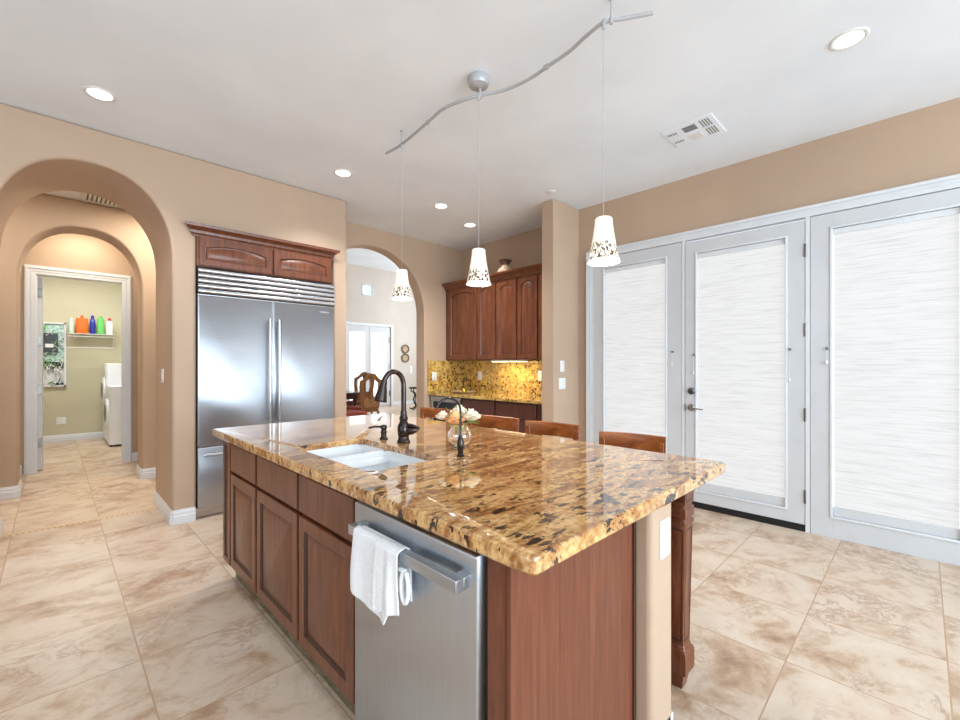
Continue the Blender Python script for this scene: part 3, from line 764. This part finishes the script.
# u=0 is the far (left in the photo) edge
flap(1.238, 1.000, .019, 20, lambda u: .182+.045*u if u < .78 else .217-.10*(u-.78)/.22, 1, .009, 'front_layer', 0., .7995)
flap(1.095, .985, .027, 12, lambda u: .19-.035*u, 1, .011, 'folded_layer', 1.7, .802)
flap(1.225, .990, .019, 16, lambda u: .12+.02*u, -1, .0015, 'back_layer', 1., .7995)
m = MB()
pts = [(.668, .992, .752), (.664, .975, .757)]+[(.662, .957+.016*math.cos(a), .718+.042*math.sin(a)) for a in [PI*.5-k*PI*2/18 for k in range(18)]]
m.tube(pts, [.006]*len(pts), 8); m.build('hem_loop', 'towel_cloth', tw)

# ================================================================== BAR STOOLS (pushed in on the far side)
def make_stool():
    r = thing('bar_stool', '', 'bar stool', (0, 0, 0), 'wooden bar stools along the far side of the island')
    # local: back rest at x = 0, seat towards -x, width along y
    def slat(z0, z1, nm):
        m = MB(); rings = []
        for k in range(13):
            y = -.20+.40*k/12; x = .028*(1-(y/.2)**2)
            rings.append([(x-.010, y, z0), (x+.010, y, z0), (x+.016, y, z1-.003), (x+.012, y, z1), (x-.002, y, z1), (x-.006, y, z1-.003)])
        m.rings(rings); return m.build(nm, 'stool_wood', r, off=(0, 0, 0), ang=40)
    slat(.868, .95, 'top_rail'); slat(.74, .79, 'back_rail')
    for s_ in (-1, 1):
        m = MB(); m.rings([[(x-.015, s_*.178-.014, z), (x+.015, s_*.178-.014, z), (x+.015, s_*.178+.014, z), (x-.015, s_*.178+.014, z)] for x, z in ((.03, .001), (.004, .60), (.006, .92))]); m.build('leg', 'stool_wood', r, off=(0, 0, 0), bevel=.003)
        m = MB(); m.rings([[(x-.015, s_*.168-.014, z), (x+.015, s_*.168-.014, z), (x+.015, s_*.168+.014, z), (x-.015, s_*.168+.014, z)] for x, z in ((-.37, .001), (-.35, .60))]); m.build('leg', 'stool_wood', r, off=(0, 0, 0), bevel=.003)
    m = MB(); m.rings([[(x, y, z) for x, y in rrect(-.385+i, -.195+i, .0-i*0, .195-i, .04, 5)] for z, i in ((.600, .006), (.606, 0), (.630, 0), (.638, .01))]); m.build('seat', 'stool_wood', r, off=(0, 0, 0))
    for z, x in ((.22, -.36), (.30, .018)): MB().box(x-.01, -.17, z-.014, x+.01, .17, z+.014).build('stretcher', 'stool_wood', r, off=(0, 0, 0))
    for s_ in (-1, 1): MB().box(-.355, s_*.173-.009, .25, .015, s_*.173+.009, .275).build('stretcher', 'stool_wood', r, off=(0, 0, 0))
    return r
st = make_stool()
st['label'] = 'wooden bar stool nearest the patio door, its back rail in front of the left window'
st.location = (2.115, 1.045, 0); st.rotation_euler = (0, 0, .20); st.scale = (1, .83, 1)
dup(st, (2.18, 1.595, 0), .12, 'wooden bar stool in front of the tan wall pillar', (1, .92, 1))
dup(st, (2.17, 2.09, 0), .10, 'wooden bar stool directly behind the flower vase', (1, 1.1, 1))
dup(st, (2.23, 2.74, 0), .10, 'wooden bar stool left of the flowers, farthest from the patio door', (1, 1.1, 1))

# ================================================================== CEILING FIXTURES
def downlight(x, y, label, energy=9, scale=1.0, z=H):
    r = thing('recessed_light', label, 'ceiling light', (x, y, z), 'round recessed ceiling lights')
    MB().lathe([(.084, -.0005), (.084, -.003), (.079, -.006), (.066, -.005), (.062, -.002)], (x, y, z), 36, cap=False).build('trim_ring', 'plastic_white', r, ang=80)
    MB().lathe([(.064, -.0015), (.064, -.003), (.001, -.004)], (x, y, z), 32, cap=False).build('lens', 'lamp_glow', r)
    l = bpy.data.lights.new('recessed_lamp', 'SPOT'); l.energy = energy; l.color = (.98, .98, .97); l.spot_size = math.radians(125); l.spot_blend = .6; l.shadow_soft_size = .07
    o = bpy.data.objects.new('lamp', l); COL.objects.link(o); o.parent = r; o.location = (0, 0, -.03)
downlight(.214, 3.708, 'recessed light near the hall arch, upper left of the photo', 55)
downlight(1.877, 3.686, 'recessed light above the refrigerator corner', 58)
downlight(3.033, 3.697, 'recessed light before the arch, left of the pair near the back', 115)
downlight(3.703, 3.946, 'recessed light closest to the wall cabinets near the back', 45)
downlight(3.037, .273, 'recessed light near the patio door wall, right of the photo', 10)
# ceiling air register
vt = thing('ceiling_vent', 'white square air register on the ceiling near the patio door', 'ceiling vent', (3.41, 1.195, H))
m = MB(); m.box(3.245, 1.02, H-.006, 3.575, 1.37, H-.0005); m.build('frame', 'ceiling_white', vt, bevel=.002)
def vslots(cx, cy, n, L, pitch, along, nm='slot'):
    for k in range(n):
        o_ = (k-(n-1)/2)*pitch
        if along == 'x': box(cx-L/2, cy+o_-.004, H-.0078, cx+L/2, cy+o_+.004, H-.0055).build('louver_slot', 'slot_grey', vt)
        else: box(cx+o_-.004, cy-L/2, H-.0078, cx+o_+.004, cy+L/2, H-.0055).build('louver_slot', 'slot_grey', vt)
vslots(3.335, 1.085, 4, .11, .018, 'x'); vslots(3.475, 1.085, 4, .11, .018, 'x')
vslots(3.475, 1.195, 0, .08, .014, 'y'); vslots(3.335, 1.195, 7, .09, .012, 'y')
vslots(3.335, 1.32, 4, .03, .018, 'x'); vslots(3.475, 1.32, 4, .03, .018, 'x')
box(3.43, 1.155, H-.010, 3.52, 1.235, H-.0055).build('deflector', 'plastic_white', vt)
# sprinkler cap
tag(MB().lathe([(.045, -.0005), (.045, -.008), (.02, -.010), (.001, -.010)], (3.58, 2.62, H), 24).build('sprinkler_cap', 'plastic_white', off=(3.58, 2.62, H)), 'small round white cap on the ceiling beside the wall pillar', 'sprinkler')
# hall return grille
hv = thing('ceiling_grille', 'white return air grille on the hall ceiling seen through the arch', 'ceiling vent', (.45, 5.90, H))
box(.20, 5.62, H-.008, .86, 6.20, H-.0005).build('frame', 'plastic_white', hv)
for k in range(17): box(.245+k*.036, 5.66, H-.010, .258+k*.036, 6.16, H-.0075).build('slat_gap', 'module_grey', hv)

# track rail with three pendants
ZR = 2.95
tr = thing('track_light_rail', 'wavy nickel monorail with round canopy hanging below the ceiling', 'light rail', (1.86, 1.87, H))
ctrl = [(1.844, 2.92), (1.85, 2.711), (1.808, 2.342), (1.786, 2.15), (1.82, 1.98), (1.862, 1.88), (1.93, 1.73), (1.951, 1.576), (1.942, 1.44), (1.93, 1.295), (1.897, 1.162), (1.886, 1.068), (1.935, .985), (1.998, .88)]
pts = []
for i in range(len(ctrl)-1):
    p0, p1, p2, p3 = [Vector(ctrl[max(0, min(len(ctrl)-1, j))]) for j in (i-1, i, i+1, i+2)]
    for k in range(6):
        t_ = k/6; q_ = .5*((2*p1)+(p2-p0)*t_+(2*p0-5*p1+4*p2-p3)*t_*t_+(3*p1-p0-3*p2+p3)*t_**3); pts.append((q_.x, q_.y, ZR))
pts.append((ctrl[-1][0], ctrl[-1][1], ZR))
m = MB(); m.tube(pts, .0095, 8); m.build('rail', 'rail_nickel', tr)
MB().lathe([(.062, -.0005), (.066, -.01), (.066, -.038), (.058, -.052), (.035, -.060), (.001, -.061)], (1.84, 1.885, H), 32).build('canopy', 'rail_nickel', tr)
for x, y in ((1.862, 1.885),): 
    MB().tube([(x-.012, y, H-.055), (x, y, ZR-.02)], .006, 8).build('canopy_stem', 'rail_nickel', tr)
for x, y in ((1.849, 2.715), (1.892, 1.035)):
    m = MB(); m.lathe([(.012, -.0005), (.012, -.006), (.004, -.012), (.004, ZR-H+.01), (.009, ZR-H+.008), (.009, ZR-H-.022), (.003, ZR-H-.024)], (x, y, H), 12); m.build('standoff', 'rail_nickel', tr)
for x, y in ((1.808, 2.345), (1.940, 1.453)):
    MB().box(x-.010, y-.014, ZR-.011, x+.010, y+.014, ZR+.011).build('rail_joint', 'rail_nickel', tr, bevel=.002)
def make_pendant():
    r = thing('pendant_lamp', '', 'pendant light', (0, 0, 0), 'mosaic glass pendants on the rail')
    ZB = 1.790; T = ZR-ZB
    m = MB(); m.lathe([(.009, T+.012), (.010, T+.008), (.010, T-.02), (.008, T-.03), (.003, T-.034)], (0, 0, 0), 12); m.build('rail_connector', 'rail_nickel', r, off=(0, 0, 0))
    m = MB(); m.tube([(0, 0, T-.03), (0, 0, .225)], .0013, 6); m.build('cord', 'rail_nickel', r, off=(0, 0, 0))
    m = MB(); m.lathe([(.010, .212), (.010, .224), (.004, .232)], (0, 0, 0), 14); m.build('socket_cap', 'rail_nickel', r, off=(0, 0, 0))
    m = MB(); m.lathe([(.010, .222), (.034, .221), (.040, .216), (.042, .19), (.050, .13), (.064, .06), (.075, .008), (.076, .006), (.0735, .006), (.062, .06), (.048, .13), (.040, .188), (.033, .217), (.010, .219)], (0, 0, 0), 36, cap=False); m.build('glass_shade', 'pendant_glass', r, off=(0, 0, 0), ang=60)
    m = MB(); m.lathe([(.006, .20), (.014, .17), (.018, .13), (.012, .105), (.001, .10)], (0, 0, 0), 16); m.build('bulb', 'lamp_glow', r, off=(0, 0, 0))
    return r
PZ = 1.790
def pend_light(x, y):
    l = bpy.data.lights.new('pendant_light', 'POINT'); l.energy = 13; l.color = (1, .96, .90); l.shadow_soft_size = .03
    o = bpy.data.objects.new('pendant_light', l); COL.objects.link(o); o.location = (x, y, PZ+.05)
p0 = make_pendant(); p0['label'] = 'mosaic glass pendant in front of the living room arch, leftmost of three'
p0.location = (1.850, 2.711, PZ)
dup(p0, (1.850, 1.895, PZ), 1.1, 'mosaic glass pendant hanging before the cherry wall cabinets, middle of three')
dup(p0, (1.884, 1.070, PZ), 2.3, 'mosaic glass pendant hanging before the left patio window, rightmost and nearest')
for x, y in ((1.850, 2.711), (1.850, 1.895), (1.884, 1.070)): pend_light(x, y)

# ================================================================== NICHE: wall cabinets, base cabinets, granite
def wallcab(y0, y1, label, doors):
    r = thing('wall_cabinet', label, 'cabinet', (4.25, (y0+y1)/2, 1.37), 'cherry wall cabinets over the side counter')
    box(4.11, y0+.0015, 1.372, 4.415, y1-.0015, 2.40).build('body', 'cherry_upper', r)
    for a, b in doors: panel('-x', 4.11, a, b, 1.385, 2.385, .02, .058 if b-a > .32 else .05, .05, ('cherry_upper', 'cherry_groove'), name='door', parent=r)
    return r
wallcab(4.215, 4.895, 'single wide door cherry wall cabinet in the corner beside the arch', [(4.245, 4.82)])
wallcab(3.515, 4.213, 'cherry wall cabinet with two narrow arched doors in the middle of the run', [(3.89, 4.20), (3.53, 3.86)])
b_ = wallcab(2.865, 3.513, 'cherry wall cabinet partly hidden behind the wall pillar', [(3.20, 3.50), (2.875, 3.17)])
cr = MB(); prof = [(0, 2.386), (.012, 2.386), (.016, 2.40), (.030, 2.412), (.034, 2.432), (.058, 2.452), (.074, 2.458), (.078, 2.482), (0, 2.482)]
cr.rings([[(4.105-o_, y, z+.002) for o_, z in prof] for y in (4.895, 2.866)])
tag(cr.build('crown_moulding', 'cherry_upper', off=(4.1, 3.88, 2.388), ang=20), 'long cherry crown moulding along the top of the niche wall cabinets', 'moulding')
# under cabinet light
uc = thing('undercabinet_light', 'glowing light bar under the cherry wall cabinets', 'light bar', (4.25, 3.73, 1.36))
box(4.16, 3.45, 1.350, 4.24, 4.02, 1.3715).build('housing', 'plastic_white', uc); box(4.165, 3.46, 1.346, 4.235, 4.01, 1.350).build('diffuser', 'strip_glow', uc)
l_ = bpy.data.lights.new('strip_light', 'AREA'); l_.shape = 'RECTANGLE'; l_.size = .08; l_.size_y = .55; l_.energy = 5; l_.color = (1, .86, .56)
o_ = bpy.data.objects.new('strip_light', l_); COL.objects.link(o_); o_.location = (4.2, 3.735, 1.342)
# backsplash (two slabs) and counter
tag(box(4.402, 2.866, .918, 4.4185, 4.885, 1.368).build('backsplash', 'granite_splash'), 'long speckled gold granite backsplash under the wall cabinets', 'backsplash')
tag(box(3.775, 4.886, .918, 4.418, 4.9005, 1.368).build('backsplash', 'granite_splash'), 'short gold granite backsplash on the wall beside the arch', 'backsplash')
tag(box(3.775, 2.866, .878, 4.418, 4.90, .916).build('side_countertop', 'granite_splash', bevel=.006), 'gold granite counter in the niche below the wall cabinets', 'countertop')
def basecab(y0, y1, label, cols):
    r = thing('base_cabinet', label, 'cabinet', (4.1, (y0+y1)/2, 0), 'dark cherry base cabinets in the niche')
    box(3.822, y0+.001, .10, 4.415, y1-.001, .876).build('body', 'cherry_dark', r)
    box(3.89, y0+.001, .001, 4.40, y1-.001, .10).build('toe_kick', 'toe_tile', r)
    for a, b in cols:
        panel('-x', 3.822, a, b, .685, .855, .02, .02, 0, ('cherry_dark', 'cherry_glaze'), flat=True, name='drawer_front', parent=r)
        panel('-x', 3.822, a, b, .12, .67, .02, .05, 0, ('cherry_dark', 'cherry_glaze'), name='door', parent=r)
basecab(3.615, 4.225, 'dark cherry base cabinet next to the beverage cooler', [(3.63, 4.21)])
basecab(2.868, 3.612, 'dark cherry base cabinet partly behind the wall pillar', [(2.99, 3.60)])
bc = thing('beverage_cooler', 'stainless undercounter cooler with dark glass below the niche counter by the arch', 'beverage cooler', (4.1, 4.55, 0))
box(3.83, 4.23, .01, 4.40, 4.885, .870).build('body', 'black_gap', bc)
m = MB(); m.box(3.80, 4.24, .80, 3.829, 4.86, .868); m.box(3.80, 4.24, .10, 3.829, 4.29, .80); m.box(3.80, 4.81, .10, 3.829, 4.86, .80); m.box(3.80, 4.29, .10, 3.829, 4.81, .15)
m.build('door_frame', 'steel_trim', bc, bevel=.002); box(3.808, 4.29, .15, 3.820, 4.81, .80).build('door_glass', 'dark_glass', bc)
plate('-y', 4.886, 3.885, 1.145, .09, .12, 'switch', 'white double switch plate on the short backsplash beside the arch', 'light switch', gang=2)
plate('-x', 4.402, 4.485, 1.150, .075, .12, 'outlet', 'white outlet on the long backsplash behind the tray', 'outlet')
plate('-x', 4.402, 3.375, 1.17, .10, .13, 'outlet', 'white outlet on the backsplash at the edge of the wall pillar', 'outlet')
plate('-y', 2.70, 3.887, 1.292, .075, .12, 'switch', 'single white switch on the wall pillar, upper of the two', 'light switch')
plate('-y', 2.70, 3.887, 1.107, .12, .12, 'switch', 'double white switch plate on the wall pillar, lower of the two', 'light switch', gang=2)
# jar on top of cabinets
cj = thing('clay_jar', 'squat clay jar with dark flared rim on top of the wall cabinets', 'jar', (4.20, 3.85, 2.4005))
MB().lathe([(.065, .001), (.095, .03), (.112, .085), (.110, .12), (.095, .155), (.055, .185), (.044, .205)], (4.22, 3.82, 2.4005), 28).build('body', 'clay', cj)
MB().lathe([(.043, .200), (.046, .225), (.070, .250), (.088, .270), (.082, .275), (.040, .235)], (4.22, 3.82, 2.4005), 28).build('rim', 'clay_dark', cj)
# tray with little metal lamp / bell
ty = tag(MB().lathe([(.002, .002), (.10, .001), (.15, .004), (.165, .018), (.170, .020), (.160, .022), (.145, .010), (.002, .008)], (4.12, 4.52, .917), 32).build('round_tray', 'clay', off=(4.12, 4.52, .917)), 'round shallow tray on the niche counter near the corner', 'tray')
tb = thing('table_bell', 'small brass bell with dark handle standing on the round tray', 'bell', (4.12, 4.52, .926))
MB().lathe([(.036, .0), (.036, .006), (.030, .02), (.022, .045), (.014, .055)], (4.12, 4.52, .926), 20).build('body', 'brass', tb)
MB().lathe([(.006, .054), (.008, .07), (.005, .09), (.009, .12), (.005, .15), (.007, .18), (.002, .19)], (4.12, 4.52, .926), 12).build('handle', 'iron', tb)

# ================================================================== HALL SWITCH
r = thing('light_switch', 'white switch inside the right jamb of the hall arch', 'light switch', (.69, 4.70, 1.21))
MB().rings([[(d, a, b) for a, b in rrect(4.66+i, 1.15+i, 4.735-i, 1.27-i, .006, 3)] for d, i in ((.6895, 0), (.685, 0), (.683, .003))]).build('cover_plate', 'plastic_white', r)
box(.680, 4.682, 1.178, .683, 4.714, 1.243).build('rocker', 'plastic_white', r)

# ================================================================== LAUNDRY
def machine(y0, y1, h, label, porthole_z, pedestal=False):
    r = thing('washing_machine' if not pedestal else 'clothes_dryer', label, 'washer' if not pedestal else 'dryer', (.9, (y0+y1)/2, 0))
    m = MB(); m.rings([[(x, y, z) for x, y in rrect(.63+i, y0+i, 1.30-i, y1-i, .03, 4)] for z, i in ((.03, .012), (.035, 0), (h-.01, 0), (h, .012))]); m.build('body', 'washer_white', r)
    yc = (y0+y1)/2
    for q_ in ((.66, y0+.06), (.66, y1-.06), (1.24, y0+.06), (1.24, y1-.06)): MB().lathe([(.02, .001), (.02, .032)], (q_[0], q_[1], 0), 10).build('foot', 'black_gap', r)
    MB().lathe([(.235, .0), (.235, -.02), (.215, -.03), (.16, -.034)], (.632, yc, porthole_z), 32, 'x').build('door_ring', 'washer_white', r)
    MB().lathe([(.16, -.032), (.14, -.040), (.06, -.048), (.001, -.05)], (.632, yc, porthole_z), 28, 'x').build('door_glass', 'dark_glass', r)
    box(.624, y0+.04, h-.13, .632, y1-.04, h-.03).build('control_panel', 'washer_white', r)
    return r
machine(9.02, 9.62, .97, 'white front loading washing machine nearest the laundry door', .52)
machine(9.65, 10.27, 1.33, 'taller white front loading dryer beside the laundry back wall', .86, True)
# wire shelf
sh = thing('wire_shelf', 'white wire shelf on the laundry back wall', 'shelf', (.46, 10.15, 1.83))
m = MB()
for k in range(13): m.tube([(.165+k*.05, 10.0, 1.84), (.165+k*.05, 10.295, 1.84)], .003, 5)
m.build('wire_deck', 'plastic_white', sh)
m = MB()
for z in (1.835, 1.79): m.tube([(.16, 9.998, z), (.77, 9.998, z)], .005, 6)
m.tube([(.16, 10.29, 1.835), (.77, 10.29, 1.835)], .004, 6); m.build('front_rail', 'plastic_white', sh)
for x in (.17, .76): MB().tube([(x, 10.0, 1.79), (x, 10.296, 1.60)], .005, 6).build('bracket', 'plastic_white', sh)
MB().tube([(.12, 10.0, 1.60), (.76, 10.0, 1.60)], .006, 6).build('hanging_rod', 'plastic_white', sh)
def bottle(x, w_, h, mat, cap, label, shape=0):
    r = thing('detergent_bottle', label, 'bottle', (x, 10.12, 1.846), 'laundry products on the wire shelf')
    m = MB(); d2 = .05
    m.rings([[(x+(a)*s_, 10.12+b*s_, 1.846+z) for a, b in rrect(-w_/2, -d2, w_/2, d2, min(.03, w_*.4), 4)] for z, s_ in ((0, .92), (.01, 1), (h*.6, 1), (h*.82, .8 if not shape else .97), (h*.9, .4 if not shape else .9))])
    m.build('body', mat, r)
    MB().lathe([(.02, h*.88), (.022, h), (.018, h+.02)], (x, 10.12, 1.846), 14).build('cap', cap, r)
bottle(.215, .07, .24, 'bottle_clear', 'bottle_white', 'clear pale bottle leftmost on the wire shelf')
bottle(.35, .165, .29, 'bottle_orange', 'bottle_orange', 'big orange detergent jug on the wire shelf', 1)
bottle(.485, .08, .30, 'bottle_blue', 'bottle_blue', 'dark blue bottle between the orange and green ones')
bottle(.59, .10, .30, 'bottle_green', 'bottle_green', 'light green bottle on the wire shelf', 1)
bottle(.71, .10, .27, 'bottle_white', 'cap_red', 'white bottle with red cap rightmost on the wire shelf')
# media enclosure
me_ = thing('media_enclosure', 'open white wiring enclosure full of cables on the laundry back wall', 'wiring cabinet', (.0, 10.28, .94))
m = MB(); m.box(-.20, 10.255, .94, .155, 10.297, .965); m.box(-.20, 10.255, 2.0, .155, 10.297, 2.025); m.box(-.20, 10.255, .94, -.175, 10.297, 2.025); m.box(.13, 10.255, .94, .155, 10.297, 2.025); m.box(-.2, 10.29, .94, .155, 10.298, 2.025)
m.build('housing', 'plastic_white', me_)
box(-.17, 10.283, 1.30, .128, 10.290, 1.99).build('circuit_board', 'circuit_green', me_)
box(-.15, 10.235, 1.52, .055, 10.283, 1.84).build('router', 'module_grey', me_)
box(-.10, 10.232, 1.60, .00, 10.2355, 1.66).build('router_label', 'plastic_white', me_)
box(-.17, 10.25, 1.26, .12, 10.28, 1.36).build('module', 'cable_dark', me_)
box(-.16, 10.262, 1.90, -.09, 10.283, 1.97).build('module', 'cable_green', me_)
random.seed(5)
for k in range(26):
    mt = ('cable_white', 'cable_white', 'cable_dark', 'cable_white', 'cable_green', 'cable_white', 'cable_white')[k % 7]
    x, z = random.uniform(-.15, .11), random.uniform(1.0, 1.9) if k > 10 else random.uniform(1.0, 1.3); pts = []
    for q_ in range(9):
        pts.append((x, 10.246+.01*math.sin(q_+k), z)); x = min(.12, max(-.165, x+random.uniform(-.05, .05))); z = min(1.98, max(.975, z+random.uniform(-.08, .08)))
    MB().tube(pts, .006, 5).build('cable', mt, me_)
box(-.165, 10.25, .97, -.11, 10.28, .99).build('connector', 'bottle_orange', me_)
box(.03, 10.25, .97, .12, 10.28, 1.005).build('connector', 'cable_dark', me_)
plate('-y', 10.299, .092, .35, .12, .12, 'outlet', 'white outlet low on the laundry back wall', 'outlet', gang=1)

# ================================================================== LIVING ROOM: table, chairs, console, plates
tbl = thing('dining_table', 'dark wood dining table seen through the living room arch', 'table', (3.85, 8.45, 0))
MB().rings([[(x, y, z) for x, y in rrect(3.0+i, 7.85+i, 4.50-i, 9.05-i, .05, 5)] for z, i in ((.715, .02), (.72, 0), (.75, 0), (.76, .01))]).build('tabletop', 'table_wood', tbl)
box(3.12, 7.97, .62, 4.38, 8.93, .714).build('apron', 'table_wood', tbl)
for x in (3.16, 4.34):
    for y in (8.01, 8.89): MB().lathe([(.03, .001), (.04, .06), (.028, .12), (.045, .35), (.03, .50), (.045, .56), (.045, .715)], (x, y, 0), 14).build('leg', 'table_wood', tbl)
def make_chair():
    r = thing('dining_chair', '', 'chair', (0, 0, 0), 'carved wooden dining chairs')
    # faces +y; back at y=0
    m = MB(); N_ = 10
    def outl(w_, z0, zs, zp):
        L = [(-w_*.8, z0), (-w_, zs-.12), (-w_*1.0, zs), (-w_*.62, zs+.05), (-w_*.25, zp-.015), (0, zp)]
        return L+[(-a, b) for a, b in L[::-1][1:]]
    o1 = outl(.25, .47, 1.0, 1.15); o2 = outl(.17, .70, .96, 1.07)
    R1 = [[m.bm.verts.new((u, -.04-.10*(z-.47), z)) for u, z in o1], [m.bm.verts.new((u, -.0-.10*(z-.47), z)) for u, z in o1]]
    R2 = [[m.bm.verts.new((u, -.04-.10*(z-.47), z)) for u, z in o2], [m.bm.verts.new((u, -.0-.10*(z-.47), z)) for u, z in o2]]
    n = len(o1)
    for k in range(n):
        k2 = (k+1) % n
        m.bm.faces.new((R1[0][k], R1[0][k2], R2[0][k2], R2[0][k])); m.bm.faces.new((R1[1][k], R2[1][k], R2[1][k2], R1[1][k2]))
        m.bm.faces.new((R1[0][k], R1[1][k], R1[1][k2], R1[0][k2])); m.bm.faces.new((R2[0][k], R2[0][k2], R2[1][k2], R2[1][k]))
    m.build('back_frame', 'chair_wood', r, off=(0, 0, 0), ang=30)
    MB().rings([[(-.055, -.075, .66), (.055, -.075, .66), (.055, -.055, .66), (-.055, -.055, .66)], [(-.03, -.095, .85), (.03, -.095, .85), (.03, -.075, .85), (-.03, -.075, .85)], [(-.06, -.11, 1.08), (.06, -.11, 1.08), (.06, -.09, 1.08), (-.06, -.09, 1.08)]]).build('back_splat', 'chair_wood', r, off=(0, 0, 0))
    MB().box(-.15, -.062, .50, .15, -.045, .68).build('back_pad', 'upholstery_tan', r, off=(0, 0, 0), bevel=.006)
    MB().rings([[(x, y, z) for x, y in rrect(-.25+i, .0+i, .25-i, .47-i, .05, 5)] for z, i in ((.40, .01), (.41, 0), (.46, 0))]).build('seat_frame', 'chair_wood', r, off=(0, 0, 0))
    MB().rings([[(x, y, z) for x, y in rrect(-.23+i, .02+i, .23-i, .45-i, .05, 5)] for z, i in ((.461, 0), (.49, 0), (.505, .03))]).build('seat_cushion', 'upholstery_red', r, off=(0, 0, 0))
    for sx in (-.22, .22):
        for sy, dy in ((.01, -.05), (.43, .02)):
            MB().tube([(sx, sy, .41), (sx*1.03, sy+dy*.3, .2), (sx*1.02, sy+dy, .001)], [.028, .020, .022], 8).build('leg', 'chair_wood', r, off=(0, 0, 0))
    return r
c1 = make_chair(); c1['label'] = 'carved wooden dining chair with its back to the camera, nearest in the arch'
c1.location = (4.30, 7.40, 0); c1.rotation_euler = (0, 0, .10)
dup(c1, (5.02, 8.92, 0), 2.1, 'carved wooden dining chair at the far end of the dark table')
dup(c1, (3.42, 6.92, 0), -PI/2, 'wooden dining chair turned sideways, red seat just visible beside the refrigerator wall')
# small iron console with scroll feet
ic = thing('iron_side_table', 'small dark wrought iron scroll table by the living room wall', 'side table', (7.95, 10.8, 0))
kx, ky = 7.60, 10.35
ic.location = (kx, ky, 0)
MB().lathe([(.24, .62), (.25, .63), (.25, .65), (.23, .66)], (kx, ky, 0), 24).build('tabletop', 'iron', ic)
for k in range(4):
    a = k*PI/2+.4; cs, sn = math.cos(a), math.sin(a)
    P_ = [(.20, .62), (.22, .54), (.13, .50), (.09, .42), (.14, .30), (.10, .18), (.05, .12), (.12, .05), (.22, .015), (.26, .05)]
    MB().tube([(kx+cs*r_, ky+sn*r_, z) for r_, z in P_], .018, 8).build('leg', 'iron', ic)
for z, nm in ((1.835, 'upper'), (1.537, 'lower')):
    r = thing('wall_plate', 'round decorative plate on the living room wall, the %s of two' % nm, 'plate', (8.31, 11.99, z), 'round plates on the living room wall')
    MB().lathe([(.03, -.006), (.10, -.012), (.145, -.030), (.150, -.032), (.145, -.036), (.10, -.020), (.001, -.016)], (8.31, 12.0, z), 28, 'y', cap=False).build('dish', 'clay', r)
    MB().lathe([(.105, -.020), (.14, -.034), (.146, -.040), (.135, -.041), (.100, -.026)], (8.31, 12.0, z), 28, 'y', cap=False).build('rim', 'clay_dark', r)
plate('-y', 12.0, 8.55, 1.14, .10, .26, 'switch', 'white switch on the living room wall below the round plates', 'light switch')
# chandelier arm peeking out beside the refrigerator wall
ch = thing('chandelier', 'hanging lamp with white glass shades over the dining table', 'chandelier', (3.93, 8.45, 4.33))
MB().lathe([(.06, -.001), (.06, -.02), (.01, -.04), (.01, -2.05), (.035, -2.10), (.04, -2.18), (.01, -2.22)], (3.93, 8.45, 4.33), 14).build('stem', 'bronze', ch)
for k in range(5):
    a = k*2*PI/5-.55; cs, sn = math.cos(a), math.sin(a); sh_ = .34
    arm = MB().tube([(3.93+cs*r_, 8.45+sn*r_, z) for r_, z in ((.02, 2.16), (.12, 2.09), (.26, 2.10), (sh_, 2.17))], .008, 8).build('arm', 'bronze', ch)
    MB().lathe([(.02, 2.165), (.05, 2.18), (.07, 2.23), (.085, 2.25), (.08, 2.25), (.062, 2.23), (.04, 2.19), (.001, 2.175)], (3.93+cs*sh_, 8.45+sn*sh_, 0), 18).build('shade', 'plastic_white', arm)
